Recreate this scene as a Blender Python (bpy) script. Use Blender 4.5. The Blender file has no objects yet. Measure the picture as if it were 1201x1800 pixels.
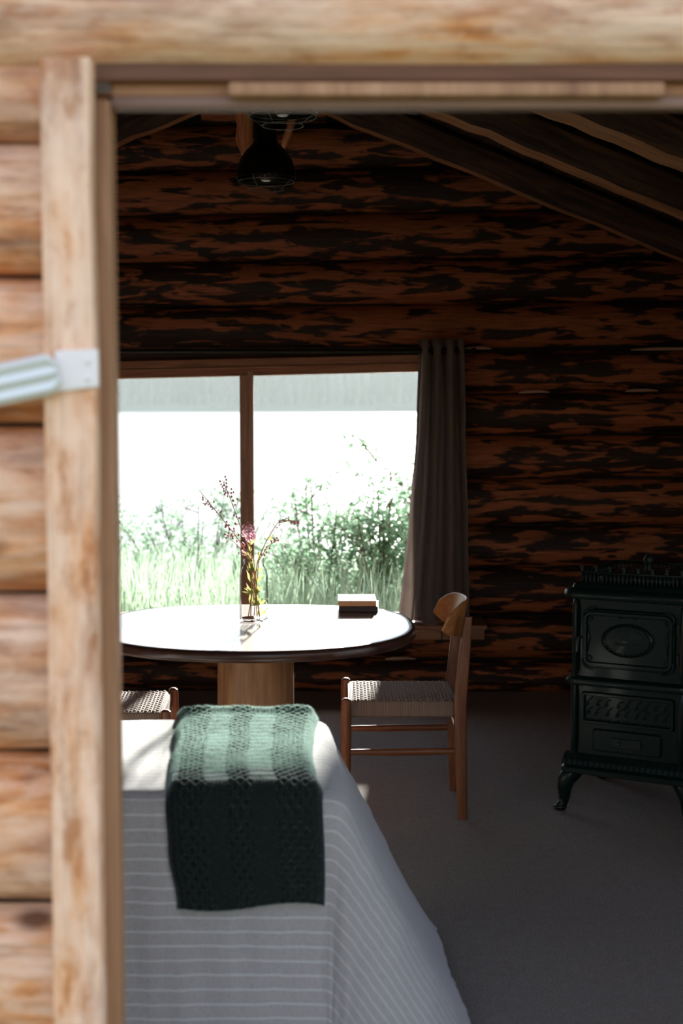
import bpy, math, random
from mathutils import Vector, Matrix, noise
random.seed(7)
C = bpy.context.scene.collection
SC = bpy.context.scene
PI = math.pi

# ------------------------------------------------------------------ camera
cam = bpy.data.cameras.new('camera')
cam.sensor_fit = 'VERTICAL'; cam.sensor_height = 36; cam.sensor_width = 24; cam.lens = 50
cam.clip_start = 0.05; cam.clip_end = 5000
cam.dof.use_dof = True; cam.dof.focus_distance = 5.3; cam.dof.aperture_fstop = 2.8
co = bpy.data.objects.new('camera', cam); C.objects.link(co)
co.location = (0, 0, 1.5); co.rotation_euler = (math.radians(90 - 4.19), 0, 0)
SC.camera = co

# ------------------------------------------------------------------ sky, sun, exposure
SUN_EL, SUN_AZ = math.radians(13.6), math.radians(6.6)      # low sun beyond the lake, a little to the right
w = bpy.data.worlds.new('sky'); SC.world = w; w.use_nodes = True
wn = w.node_tree.nodes; wl = w.node_tree.links; wn.clear()
sky = wn.new('ShaderNodeTexSky'); sky.sky_type = 'NISHITA'; sky.sun_disc = False
sky.sun_elevation = math.radians(78); sky.sun_rotation = SUN_AZ
sky.air_density = 1.0; sky.dust_density = 1.2; sky.ozone_density = 1.0
wb = wn.new('ShaderNodeMix'); wb.data_type = 'RGBA'; wb.blend_type = 'MULTIPLY'; wb.inputs[0].default_value = 1
wb.inputs[7].default_value = (1.28, 1.0, 0.82, 1)             # white balance of the picture
bg = wn.new('ShaderNodeBackground'); bg.inputs[1].default_value = 0.47
wo = wn.new('ShaderNodeOutputWorld')
wl.new(sky.outputs[0], wb.inputs[6]); wl.new(wb.outputs[2], bg.inputs[0]); wl.new(bg.outputs[0], wo.inputs[0])
sun = bpy.data.lights.new('sun', 'SUN'); sun.energy = 20; sun.angle = math.radians(1.5); sun.color = (1, .95, .88)
so = bpy.data.objects.new('sun', sun); C.objects.link(so)
sd = Vector((math.sin(SUN_AZ) * math.cos(SUN_EL), math.cos(SUN_AZ) * math.cos(SUN_EL), math.sin(SUN_EL)))
so.rotation_euler = sd.to_track_quat('Z', 'Y').to_euler(); so.location = (4, 30, 12)
SC.cycles.transparent_max_bounces = 32
SC.view_settings.view_transform = 'Standard'; SC.view_settings.look = 'None'
SC.view_settings.exposure = 0.0; SC.view_settings.gamma = 1; SC.view_settings.use_curve_mapping = False

# ------------------------------------------------------------------ materials
class NT:
    def __init__(s, name):
        s.m = bpy.data.materials.new(name); s.m.use_nodes = True
        s.t = s.m.node_tree; s.t.nodes.clear()
        s.out = s.t.nodes.new('ShaderNodeOutputMaterial')
    def n(s, typ, ins=None, **kw):
        o = s.t.nodes.new('ShaderNode' + typ)
        for k, v in kw.items(): setattr(o, k, v)
        for k, v in (ins or {}).items():
            if isinstance(v, bpy.types.NodeSocket): s.t.links.new(v, o.inputs[k])
            else: o.inputs[k].default_value = v
        return o
    def coords(s, scale=(1, 1, 1), src='Object', rnd=True):
        tc = s.n('TexCoord').outputs[src]
        mp = s.n('Mapping', {'Vector': tc, 'Scale': scale})
        if rnd:
            oi = s.n('ObjectInfo').outputs['Random']
            m = s.n('Math', {0: oi, 1: 57.0}, operation='MULTIPLY').outputs[0]
            s.t.links.new(m, mp.inputs['Location'])
        return mp.outputs[0]
    def noise(s, vec, scale, detail=4, rough=.55, dist=0):
        return s.n('TexNoise', {'Vector': vec, 'Scale': scale, 'Detail': detail, 'Roughness': rough, 'Distortion': dist}).outputs[0]
    def ramp(s, fac, stops, interp='LINEAR'):
        r = s.n('ValToRGB', {'Fac': fac}); r.color_ramp.interpolation = interp
        e = r.color_ramp.elements
        while len(e) < len(stops): e.new(.5)
        for i, (p, c) in enumerate(stops):
            e[i].position = p; e[i].color = (*c, 1) if not isinstance(c, (int, float)) else (c, c, c, 1)
        return r.outputs[0]
    def mix(s, fac, a, b, mode='MIX'):
        o = s.n('Mix', data_type='RGBA', blend_type=mode)
        for i, v in ((0, fac), (6, a), (7, b)):
            if isinstance(v, bpy.types.NodeSocket): s.t.links.new(v, o.inputs[i])
            else: o.inputs[i].default_value = (*v, 1) if isinstance(v, tuple) else v
        return o.outputs[2]
    def bump(s, h, strength=.4, dist=.01):
        return s.n('Bump', {'Height': h, 'Strength': strength, 'Distance': dist}).outputs[0]
    def bsdf(s, color, rough=.6, normal=None, **kw):
        p = s.n('BsdfPrincipled')
        for k, v in (('Base Color', color), ('Roughness', rough), ('Normal', normal), *kw.items()):
            if v is None: continue
            k = k.replace('_', ' ')
            if isinstance(v, bpy.types.NodeSocket): s.t.links.new(v, p.inputs[k])
            else: p.inputs[k].default_value = (*v, 1) if isinstance(v, tuple) and len(v) == 3 else v
        s.t.links.new(p.outputs[0], s.out.inputs[0]); return s.m

def plain(name, c, rough=.6, **kw):
    t = NT(name); return t.bsdf(c, rough, **kw)

def wood(name, dark, mid, light, axis=0, scale=1.0, rough=.55, bump=.25, rnd=True, **kw):
    t = NT(name); sc = [9 * scale] * 3; sc[axis] = .9 * scale
    v = t.coords(tuple(sc), rnd=rnd)
    n1 = t.noise(v, 2.2, 5, .6, .6); sc2 = [40 * scale] * 3; sc2[axis] = 1.6 * scale
    n2 = t.noise(t.coords(tuple(sc2), rnd=rnd), 2.0, 3, .6)
    c = t.ramp(n1, [(.3, dark), (.5, mid), (.7, light)])
    c = t.mix(.35, c, t.ramp(n2, [(.35, .45), (.65, 1.0)]), 'MULTIPLY')
    return t.bsdf(c, rough, t.bump(n2, bump, .004), **kw)

def interior_log():
    t = NT('peeled_log')
    v = t.coords((3.0, 15, 15)); n = t.noise(v, 1.5, 4, .52, .45)
    fine = t.noise(t.coords((3, 60, 60)), 2, 4, .6)
    big = t.noise(t.coords((.7, 2, 2)), 1.3, 2)
    s = t.n('Math', {0: n, 1: t.n('Math', {0: big, 1: .45}, operation='MULTIPLY').outputs[0]}, operation='ADD').outputs[0]
    patch = t.ramp(s, [(.69, 0), (.75, 1)])
    peeled = t.ramp(fine, [(.3, (.20, .056, .019)), (.55, (.42, .120, .040)), (.75, (.50, .175, .07))])
    bark = t.ramp(fine, [(.35, (.008, .004, .0025)), (.7, (.045, .016, .007))])
    c = t.mix(patch, bark, peeled)
    h = t.n('Math', {0: fine, 1: t.n('Math', {0: patch, 1: -.8}, operation='MULTIPLY').outputs[0]}, operation='ADD').outputs[0]
    return t.bsdf(c, .62, t.bump(h, .5, .008))

def exterior_log(name='weathered_log', k=1.08, pale=.5):
    t = NT(name)
    v = t.coords((2.2, 11, 11)); n = t.noise(v, 1.7, 5, .6, .8)
    fine = t.noise(t.coords((2.5, 70, 70)), 1.6, 4, .6)
    big = t.noise(t.coords((1.5, 4, 5)), 2.0, 3, .6)
    blot = t.noise(t.coords((4, 9, 12)), 2.2, 5, .65, .2)
    c = t.ramp(n, [(.28, (.24, .095, .035)), (.40, (.60, .26, .09)), (.52, (.74, .41, .20)), (.66, (.76, .56, .43)), (.8, (.50, .38, .32))])
    c = t.mix(t.ramp(big, [(.38, 0), (.62, .75)]), c, t.ramp(n, [(.3, (.42, .30, .25)), (.6, (.80, .65, .55))]))
    c = t.mix(.45, c, t.ramp(fine, [(.3, .35), (.55, 1.0)]), 'MULTIPLY')
    c = t.mix(t.ramp(blot, [(.50 - (pale - .5) * .4, 0), (.64, pale)]), c, (.86, .70, .58))
    c = t.mix(t.ramp(blot, [(.33, .6), (.46, 0)]), c, (.36, .14, .045))
    vo = t.n('TexVoronoi', {'Vector': t.coords((2.6, 4.2, 4.2)), 'Scale': 1.0}).outputs['Distance']
    c = t.mix(t.ramp(vo, [(.05, .9), (.12, 0)]), c, (.10, .04, .015))
    c = t.mix(1.0, c, (k * 1.06, k * .98, k * .90), 'MULTIPLY')
    return t.bsdf(c, .7, t.bump(fine, .4, .006))

M = {}
M['log'] = interior_log()
M['xlog'] = exterior_log()
M['bark'] = wood('rafter_bark', (.012, .006, .004), (.06, .027, .014), (.16, .07, .034), 0, 1.3, .75, .6)
M['hewn'] = wood('hewn_rafter', (.26, .11, .045), (.50, .24, .11), (.62, .34, .17), 0, 1.2, .6, .4)
M['plank'] = wood('roof_plank', (.02, .011, .008), (.05, .026, .016), (.10, .05, .028), 1, 1, .7, .4)
M['core'] = plain('oakum_chinking', (.012, .008, .006), .9)
M['trim'] = exterior_log('door_trim_wood', 1.12, .75)
M['stop'] = wood('door_stop_wood', (.30, .15, .075), (.44, .24, .125), (.56, .33, .19), 2, .8, .6, .2)
M['lintel'] = wood('lintel_wood', (.28, .12, .055), (.42, .21, .10), (.54, .30, .16), 0, .8, .6, .2)
M['greywood'] = wood('greyed_lintel', (.17, .10, .075), (.27, .165, .125), (.37, .24, .185), 0, .8, .65, .2)
M['wframe'] = wood('window_wood', (.24, .08, .035), (.40, .16, .075), (.52, .24, .12), 0, 1.2, .45, .15)
M['wframev'] = wood('window_wood_upright', (.30, .14, .085), (.46, .235, .15), (.58, .33, .22), 2, 1.2, .45, .15)
M['sill'] = wood('sill_wood', (.22, .09, .04), (.34, .15, .07), (.46, .24, .12), 0, 1, .5, .2)
M['chair'] = wood('chair_oak', (.12, .036, .011), (.20, .064, .02), (.27, .098, .033), 2, 2.2, .42, .08)
M['chairx'] = wood('chair_oak_rail', (.12, .036, .011), (.20, .064, .02), (.27, .098, .033), 0, 2.2, .42, .08)
M['chaback'] = wood('chair_back_ply', (.42, .16, .05), (.54, .225, .072), (.60, .28, .10), 1, 2, .32, .04)
M['pedestal'] = wood('pedestal_log', (.20, .075, .025), (.34, .15, .055), (.48, .24, .10), 2, 1.2, .5, .2)
M['tedge'] = wood('table_edge', (.035, .014, .01), (.06, .025, .017), (.10, .042, .026), 0, 1, .3, .1)
M['wire'] = plain('steel_wire', (.22, .21, .20), .35, Metallic=.7)
M['metal_black'] = plain('black_metal', (.006, .006, .006), .38, Metallic=.6)
M['branch'] = wood('branch_wood', (.42, .14, .05), (.76, .30, .13), (.85, .42, .2), 2, 1.6, .5, .3)
M['white_paint'] = plain('white_painted_metal', (.86, .86, .85), .4)
M['zinc'] = plain('ribbed_zinc', (.76, .82, .81), .35, Metallic=.25)
M['cover_sunlit'] = plain('book_cover_sunlit', (.80, .77, .73), .35)  # sun glare on the upper book's top, put into the cover colour
M['cover_tan'] = plain('book_spine_tan', (.92, .44, .20), .5)
M['cover_dark'] = plain('book_cover_dark', (.045, .022, .016), .5)
M['pages'] = plain('book_pages', (.72, .66, .56), .8)
M['mattress'] = plain('mattress_ticking', (.6, .58, .55), .9)
M['bedwood'] = wood('bed_wood', (.15, .06, .03), (.22, .1, .05), (.3, .15, .07), 0, 1, .5, .1)
M['stalk'] = plain('stem_green_red', (.55, .30, .17), .6)
M['leaf_jar'] = None
M['petal'] = None
M['bud'] = plain('dark_red_bud', (.62, .20, .27), .6)
M['orange_bud'] = plain('orange_seed_head', (.80, .42, .28), .6)

def glass(name, tint=(1, 1, 1), ior=1.45):
    t = NT(name)
    f = t.n('Fresnel', {'IOR': ior}).outputs[0]
    a = t.n('BsdfTransparent', {'Color': (*tint, 1)}).outputs[0]
    b = t.n('BsdfGlossy', {'Color': (1, 1, 1, 1), 'Roughness': .03}).outputs[0]
    m = t.n('MixShader', {0: f, 1: a, 2: b})
    t.t.links.new(m.outputs[0], t.out.inputs[0]); return t.m
M['pane'] = glass('window_glass', (.97, .985, .98), 1.08)
M['jar'] = glass('jar_glass', (.995, 1, .995), 1.06)
M['water'] = glass('jar_water', (.99, 1, .985), 1.03)
M['bulb'] = glass('bulb_glass', (.9, .85, .8))
M['bulb_tip'] = plain('frosted_bulb_tip', (.85, .85, .83), .25)

t = NT('varnished_tabletop')
n = t.noise(t.coords((1.2, 14, 14), rnd=False), 2, 5, .6, .6)
M['tabletop'] = t.bsdf(t.ramp(n, [(.3, (.17, .065, .03)), (.7, (.36, .16, .08))]), .38, None, Coat_Weight=1.0, Coat_Roughness=.13, Coat_IOR=2.1)

t = NT('carpet')
v = t.coords(rnd=False); f1 = t.noise(v, 150, 4, .8); f2 = t.noise(v, 26, 4, .6)
c = t.ramp(f1, [(.3, (.14, .12, .104)), (.7, (.47, .42, .375))])
c = t.mix(.35, c, t.ramp(f2, [(.3, .6), (.7, 1.0)]), 'MULTIPLY')
M['carpet'] = t.bsdf(c, .95, t.bump(f1, .8, .006))

t = NT('curtain_cloth')
f = t.noise(t.coords((300, 300, 60), rnd=False), 2, 2)
p = t.bsdf(t.ramp(f, [(.3, (.14, .108, .095)), (.7, (.20, .158, .142))]), .8, None, Sheen_Weight=.25, Sheen_Roughness=.4)
pb = [q for q in t.t.nodes if q.type == 'BSDF_PRINCIPLED'][0]
tl_ = t.n('BsdfTranslucent', {'Color': (.85, .74, .68, 1)}).outputs[0]
t.t.links.new(t.n('MixShader', {0: .22, 1: pb.outputs[0], 2: tl_}).outputs[0], t.out.inputs[0])
M['curtain'] = p

t = NT('striped_bedspread')
uv = t.n('UVMap').outputs[0]
sep = t.n('SeparateXYZ', {0: uv})
nz = t.noise(uv, 30, 3)
vv = t.n('Math', {0: nz, 1: .003, 2: sep.outputs[1]}, operation='MULTIPLY_ADD').outputs[0]
ph = t.n('Math', {0: t.n('Math', {0: vv, 1: 1 / .033}, operation='MULTIPLY').outputs[0]}, operation='FRACT').outputs[0]
line = t.ramp(ph, [(.0, 0), (.43, 0), (.47, 1), (.55, 1), (.59, 0)])
mu = t.n('Mapping', {'Vector': uv, 'Scale': (500, 60, 1)}).outputs[0]
mv = t.n('Mapping', {'Vector': uv, 'Scale': (60, 500, 1)}).outputs[0]
weave = t.n('Math', {0: t.noise(mu, 1, 2), 1: t.noise(mv, 1, 2)}, operation='ADD').outputs[0]
base = t.ramp(weave, [(.7, (.40, .395, .39)), (1.0, (.54, .535, .525))])
c = t.mix(line, base, (.74, .77, .75))
crk = t.noise(t.n('Mapping', {'Vector': uv, 'Scale': (34, 6, 1)}).outputs[0], 1.2, 4, .6, .8)
M['bedspread'] = t.bsdf(c, .9, t.bump(t.mix(.3, crk, weave), .45, .008), Sheen_Weight=.5, Sheen_Roughness=.35)

t = NT('green_mohair_knit')
uv = t.n('UVMap').outputs[0]
rows = t.n('TexWave', {'Vector': uv, 'Scale': 60.0, 'Distortion': 1.5, 'Detail': 2}, bands_direction='Y').outputs[1]
fz = t.noise(t.coords(rnd=False), 260, 3, .7)
c = t.ramp(fz, [(.3, (.003, .0075, .006)), (.7, (.009, .020, .016))])
M['throw'] = t.bsdf(c, .95, t.bump(t.mix(.5, fz, rows), .35, .003), Sheen_Weight=1.0, Sheen_Roughness=.25, Sheen_Tint=(.80, 1.0, .93))

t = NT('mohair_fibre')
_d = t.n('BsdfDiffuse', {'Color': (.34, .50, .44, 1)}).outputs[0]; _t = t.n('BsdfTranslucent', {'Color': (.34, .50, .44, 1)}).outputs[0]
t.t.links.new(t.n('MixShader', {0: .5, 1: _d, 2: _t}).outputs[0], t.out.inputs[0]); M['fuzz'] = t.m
t = NT('paper_cord')
f = t.noise(t.coords((90, 90, 90), rnd=False), 2, 3)
M['cord'] = t.bsdf(t.ramp(f, [(.3, (.25, .17, .125)), (.7, (.40, .29, .22))]), .8)
t = NT('paper_cord_wrap')
wv = t.n('TexWave', {'Vector': t.coords((1, 1, 0), rnd=False), 'Scale': 55.0, 'Distortion': .4}, bands_direction='X').outputs[1]
M['cordwrap'] = t.bsdf(t.ramp(wv, [(.1, (.13, .08, .055)), (.5, (.32, .21, .15))]), .8, t.bump(wv, .6, .004))

t = NT('black_green_enamel')
f = t.noise(t.coords((1, 1, 1), rnd=False), 60, 3)
M['enamel'] = t.bsdf((.002, .012, .0095), .40, t.bump(f, .05, .003), Coat_Weight=.15, Coat_Roughness=.1, Specular_IOR_Level=.22)
M['iron'] = plain('cast_iron', (.006, .016, .013), .42, Specular_IOR_Level=.3)
M['nickel'] = plain('dulled_nickel', (.10, .10, .11), .3, Metallic=.8)

def leafmat(name, c, tr):
    t = NT(name)
    oi = t.noise(t.coords(rnd=False), 6, 3)
    col = t.mix(.6, c, t.ramp(oi, [(.3, (.6, .7, .5)), (.7, (1.0, 1.0, 1.0))]), 'MULTIPLY')
    d = t.n('BsdfPrincipled', {'Base Color': col, 'Roughness': .5}).outputs[0]
    tl = t.n('BsdfTranslucent', {'Color': (*tr, 1)}).outputs[0]
    m = t.n('MixShader', {0: .5, 1: d, 2: tl}); t.t.links.new(m.outputs[0], t.out.inputs[0]); return t.m
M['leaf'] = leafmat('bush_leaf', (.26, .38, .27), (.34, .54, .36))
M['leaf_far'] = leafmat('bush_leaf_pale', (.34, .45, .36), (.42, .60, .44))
M['petal'] = leafmat('pink_petal', (.95, .66, .80), (.97, .7, .82))
M['leaf_jar'] = leafmat('stem_leaf', (.26, .27, .09), (.36, .37, .14))
M['grass'] = leafmat('grass_blade', (.34, .46, .33), (.44, .58, .42))
M['spruce'] = leafmat('spruce_needles', (.05, .09, .08), (.04, .07, .06))
M['twig'] = plain('bush_twig', (.12, .07, .04), .8)
t = NT('meadow')
M['meadow'] = t.bsdf(t.ramp(t.noise(t.coords(rnd=False), 3, 5), [(.3, (.08, .12, .04)), (.7, (.18, .22, .09))]), .95)
t = NT('lake_water')
f = t.noise(t.coords((1, .25, 1), rnd=False), 2.5, 4)
M['lake'] = t.bsdf((.30, .31, .32), .3, t.bump(f, .25, .05))

# ------------------------------------------------------------------ geometry helpers
def tag(o, label=None, cat=None, group=None, kind=None):
    if label: o['label'] = label
    if cat: o['category'] = cat
    if group: o['group'] = group
    if kind: o['kind'] = kind
    return o
def empty(name, loc=(0, 0, 0), rz=0):
    o = bpy.data.objects.new(name, None); C.objects.link(o); o.location = loc; o.rotation_euler = (0, 0, rz)
    o.empty_display_size = .1; return o
def copy_tree(o, parent=None):
    c = o.copy(); C.objects.link(c)
    if parent: c.parent = parent
    for ch in list(o.children): copy_tree(ch, c)
    return c

class MB:
    def __init__(s): s.v = []; s.f = []; s.mi = []; s.uv = {}
    def add(s, vs, fs, mi=0):
        b = len(s.v); s.v += [tuple(p) for p in vs]
        for f in fs: s.f.append(tuple(b + i for i in f)); s.mi.append(mi)
        return s
    def box(s, x0, x1, y0, y1, z0, z1, mi=0, rot=None):
        vs = [Vector((x, y, z)) for x in (x0, x1) for y in (y0, y1) for z in (z0, z1)]
        if rot is not None:
            c = Vector(((x0 + x1) / 2, (y0 + y1) / 2, (z0 + z1) / 2)); vs = [rot @ (p - c) + c for p in vs]
        return s.add(vs, [(0, 1, 3, 2), (4, 6, 7, 5), (0, 4, 5, 1), (2, 3, 7, 6), (0, 2, 6, 4), (1, 5, 7, 3)], mi)
    def tube(s, path, rad, seg=8, mi=0, cap=True, closed=False, flat=None):
        path = [Vector(p) for p in path]; n = len(path)
        rad = rad if isinstance(rad, (list, tuple)) else [rad] * n
        vs, fs = [], []; up = None
        for i, p in enumerate(path):
            if closed: d = (path[(i + 1) % n] - path[i - 1])
            else: d = path[min(i + 1, n - 1)] - path[max(i - 1, 0)]
            d.normalize()
            if up is None:
                up = Vector((0, 0, 1)) if abs(d.z) < .9 else Vector((1, 0, 0))
            a = d.cross(up).normalized(); b = a.cross(d).normalized(); up = b
            for k in range(seg):
                t_ = 2 * PI * k / seg
                vs.append(p + a * math.cos(t_) * rad[i] + b * math.sin(t_) * rad[i] * (flat or 1))
        m = n if closed else n - 1
        for i in range(m):
            for k in range(seg):
                k2 = (k + 1) % seg; i2 = (i + 1) % n
                fs.append((i * seg + k, i * seg + k2, i2 * seg + k2, i2 * seg + k))
        if cap and not closed:
            fs.append(tuple(range(seg))[::-1]); fs.append(tuple((n - 1) * seg + k for k in range(seg)))
        return s.add(vs, fs, mi)
    def lathe(s, prof, seg=24, c=(0, 0, 0), mi=0, sy=1.0):
        vs, fs = [], []; n = len(prof)
        for r, z in prof:
            for k in range(seg):
                a = 2 * PI * k / seg; vs.append((c[0] + r * math.cos(a), c[1] + r * sy * math.sin(a), c[2] + z))
        for i in range(n - 1):
            for k in range(seg):
                k2 = (k + 1) % seg; fs.append((i * seg + k, i * seg + k2, (i + 1) * seg + k2, (i + 1) * seg + k))
        if prof[0][0] > 1e-4: fs.append(tuple(range(seg))[::-1])
        if prof[-1][0] > 1e-4: fs.append(tuple((n - 1) * seg + k for k in range(seg)))
        return s.add(vs, fs, mi)
    def prism(s, outline, z0, z1, mi=0):
        n = len(outline)
        vs = [(x, y, z0) for x, y in outline] + [(x, y, z1) for x, y in outline]
        fs = [tuple(range(n))[::-1], tuple(range(n, 2 * n))] + [(i, (i + 1) % n, n + (i + 1) % n, n + i) for i in range(n)]
        return s.add(vs, fs, mi)
    def loft(s, rings, mi=0):
        n = len(rings[0]); vs = [p for r in rings for p in r]; fs = []
        for i in range(len(rings) - 1):
            for k in range(n):
                k2 = (k + 1) % n; fs.append((i * n + k, i * n + k2, (i + 1) * n + k2, (i + 1) * n + k))
        fs.append(tuple(range(n))[::-1]); fs.append(tuple((len(rings) - 1) * n + k for k in range(n)))
        return s.add(vs, fs, mi)
    def ell(s, c, r, seg=10, rings=6, mi=0, rot=None):
        vs, fs = [], []; c = Vector(c)
        for i in range(rings + 1):
            ph = -PI / 2 + PI * i / rings
            for k in range(seg):
                a = 2 * PI * k / seg
                p = Vector((r[0] * math.cos(ph) * math.cos(a), r[1] * math.cos(ph) * math.sin(a), r[2] * math.sin(ph)))
                vs.append(c + (rot @ p if rot is not None else p))
        for i in range(rings):
            for k in range(seg):
                k2 = (k + 1) % seg; fs.append((i * seg + k, i * seg + k2, (i + 1) * seg + k2, (i + 1) * seg + k))
        return s.add(vs, fs, mi)
    def build(s, name, mats, parent=None, loc=(0, 0, 0), smooth=False, bevel=0, rot=(0, 0, 0)):
        me = bpy.data.meshes.new(name); me.from_pydata(s.v, [], s.f); me.validate(verbose=False)
        for m in (mats if isinstance(mats, (list, tuple)) else [mats]): me.materials.append(m)
        if len(me.polygons) == len(s.mi): me.polygons.foreach_set('material_index', s.mi)
        if smooth:
            me.polygons.foreach_set('use_smooth', [True] * len(me.polygons))
            if smooth != 'all': me.set_sharp_from_angle(angle=math.radians(42))
        me.update()
        o = bpy.data.objects.new(name, me); C.objects.link(o); o.location = loc; o.rotation_euler = rot
        if parent is not None: o.parent = parent
        if bevel:
            b = o.modifiers.new('bevel', 'BEVEL'); b.width = bevel; b.segments = 2; b.limit_method = 'ANGLE'
        return o

def rrect(x0, x1, y0, y1, r, seg=6):
    out = []
    for cx, cy, a0 in ((x1 - r, y1 - r, 0), (x0 + r, y1 - r, 90), (x0 + r, y0 + r, 180), (x1 - r, y0 + r, 270)):
        for k in range(seg + 1):
            a = math.radians(a0 + 90 * k / seg); out.append((cx + r * math.cos(a), cy + r * math.sin(a)))
    return out
def circle(c, r, n, axis='z', sy=1):
    out = []
    for k in range(n):
        a = 2 * PI * k / n; u, v_ = r * math.cos(a), r * sy * math.sin(a)
        out.append((c[0] + u, c[1] + v_, c[2]) if axis == 'z' else (c[0] + u, c[1], c[2] + v_))
    return out

def log_piece(parent, mat, x0, x1, y, z0, z1, depth, slope=0.0, axis='x', seg=14, amp=.010, flat_front=0.0, fit=1.03):
    """one log as a mesh of its own, centred on its own origin"""
    cx = (x0 + x1) / 2; L = x1 - x0; zc = (z0 + z1) / 2; hz = (z1 - z0) / 2 * fit
    n = max(3, int(L / .16)); mb = MB(); rings = []; sd_ = random.uniform(0, 90)
    for i in range(n + 1):
        u = -L / 2 + L * i / n; ring = []
        wob = amp * noise.noise((u * 1.1 + sd_, 0, 3)); wz = amp * .7 * noise.noise((u * 1.3 + sd_, 9, 3))
        for k in range(seg):
            a = 2 * PI * k / seg
            rr = 1 + amp * 5 * noise.noise((u * 2.2 + sd_, math.cos(a) * 1.3, math.sin(a) * 1.3)) * .5
            dy = math.cos(a) * depth * rr; dz = math.sin(a) * hz * rr
            if flat_front and dy < -flat_front: dy = -flat_front + (dy + flat_front) * .15
            p = (u, dy + wob, dz + wz + slope * (u))
            ring.append(p if axis == 'x' else (p[1], p[0], p[2]))
        rings.append(ring)
    mb.loft(rings)
    loc = (cx, y, zc) if axis == 'x' else (y, cx, zc)
    return mb.build('log', mat, parent, loc, smooth=True)

# ------------------------------------------------------------------ the setting
AX, AZ, S = -.40, 3.075, .405                       # ridge line: x, lower rafter edge, pitch
XL, XR, YF, YB = -2.9, 2.15, 2.45, 7.40
roofz = lambda x: AZ + .16 - S * abs(x - AX)

fl = MB().box(XL - .2, XR + .2, 2.12, 7.62, -.12, 0).build('floor', M['carpet'])
tag(fl, 'grey brown cut pile carpet floor of the cabin', 'floor', kind='structure')

WX0, WX1, WZ0, WZ1 = -1.50, .46, .36, 1.76           # window opening
wb_ = MB()
wb_.box(XL - .15, WX0, 7.47, 7.56, 0, 2.2).box(WX1, XR + .15, 7.47, 7.56, 0, 2.2).box(WX0, WX1, 7.47, 7.56, 0, WZ0).box(WX0, WX1, 7.47, 7.56, WZ1, 2.2)
wb_.add([(x, y, z) for y in (7.47, 7.56) for x, z in ((XL, 2.2), (XR, 2.2), (AX, 3.28))], [(0, 1, 2), (3, 5, 4), (0, 3, 4, 1), (1, 4, 5, 2), (2, 5, 3, 0)])
wall_back = wb_.build('wall_back', M['core'])
tag(wall_back, 'dark gable wall of peeled round logs around the picture window', 'wall', kind='structure')
seams = [0, .18, .405, .66, .884, 1.131, 1.361, 1.579, 1.80, 2.03, 2.26, 2.50, 2.73, 2.96, 3.17]
for i in range(len(seams) - 1):
    a, b = seams[i], seams[i + 1]; zc = (a + b) / 2
    sl = (0.003 * (i - 3)) + random.uniform(-.004, .004)
    if b < 2.1: x0, x1 = XL + .02, XR - .02
    else:
        d = max(.12, (AZ + .12 - zc) / S); x0, x1 = max(XL + .02, AX - d), min(XR - .02, AX + d)
    if zc > WZ0 and zc < WZ1:
        log_piece(wall_back, M['log'], x0, WX0 - .005, 7.5, a, b, .105, 0)
        log_piece(wall_back, M['log'], WX1 + .005, x1, 7.5, a, b, .105, sl)
    else:
        log_piece(wall_back, M['log'], x0, x1, 7.5, a, b, .105, min(sl, .012))
# pale slivers wedged in the seams right of the window
for x, z, L in ((1.0, 1.579, .16), (1.56, 1.586, .17), (.70, 1.803, .15), (1.75, 1.80, .5), (.31, .18, .16)):
    mb = MB(); mb.tube([(-L / 2, 0, 0), (-L / 4, -.004, .004), (L / 5, 0, .006), (L / 2, 0, .002)], [.004, .009, .008, .003], 6)
    o = mb.build('wood_sliver', plain('pale_sliver', (.55, .36, .24), .7) if 'sliver' not in M else M['sliver'], wall_back, (x, 7.41, z), smooth=True)
    M['sliver'] = o.data.materials[0]

M['log_side'] = M['log'].copy(); M['log_side'].name = 'peeled_log_sideways'
for nd in M['log_side'].node_tree.nodes:
    if nd.type == 'MAPPING':
        s_ = nd.inputs['Scale'].default_value; nd.inputs['Scale'].default_value = (s_[1], s_[0], s_[2])
RY0, RY1 = 2.65, 4.35                                # unseen right-wall window, added and widened to brighten the near floor
def side_wall(name, x, label, hole=False):
    core = MB()
    if hole: core.box(x - .06, x + .06, 2.1, RY0, 0, 2.225).box(x - .06, x + .06, RY1, 7.56, 0, 2.225).box(x - .06, x + .06, RY0, RY1, 0, .696).box(x - .06, x + .06, RY0, RY1, 1.856, 2.225)
    else: core.box(x - .06, x + .06, 2.1, 7.56, 0, 2.225)
    core = core.build(name, M['core']); tag(core, label, 'wall', kind='structure')
    for k in range(9):
        if hole and 3 <= k <= 7:
            log_piece(core, M['log_side'], 2.15, RY0 - .005, x, k * .232, (k + 1) * .232, .105, 0, 'y', 10)
            log_piece(core, M['log_side'], RY1 + .005, 7.55, x, k * .232, (k + 1) * .232, .105, 0, 'y', 10)
        else: log_piece(core, M['log_side'], 2.15, 7.55, x, k * .232, (k + 1) * .232, .105, 0, 'y', 10)
side_wall('wall_left', XL - .1, 'log wall on the left behind the bed head')
side_wall('wall_right', XR + .1, 'log wall on the right behind the stove', True)
w2 = empty('added_window_right', (XR + .1, (RY0 + RY1) / 2, .696)); tag(w2, 'unseen two-pane side window added in the right log wall to light the near floor', 'window', kind='structure')
hy = (RY1 - RY0) / 2
for nm, y0, y1, z0, z1 in (('jamb', -hy, -hy + .05, 0, 1.16), ('jamb', hy - .05, hy, 0, 1.16), ('mullion', -.025, .025, .03, 1.12), ('head', -hy + .05, hy - .05, 1.112, 1.158), ('sill', -hy + .05, hy - .05, .002, .04)):
    MB().box(-.12, .12, y0, y1, z0, z1).build(nm, M['wframev'], w2, bevel=.004)
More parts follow.
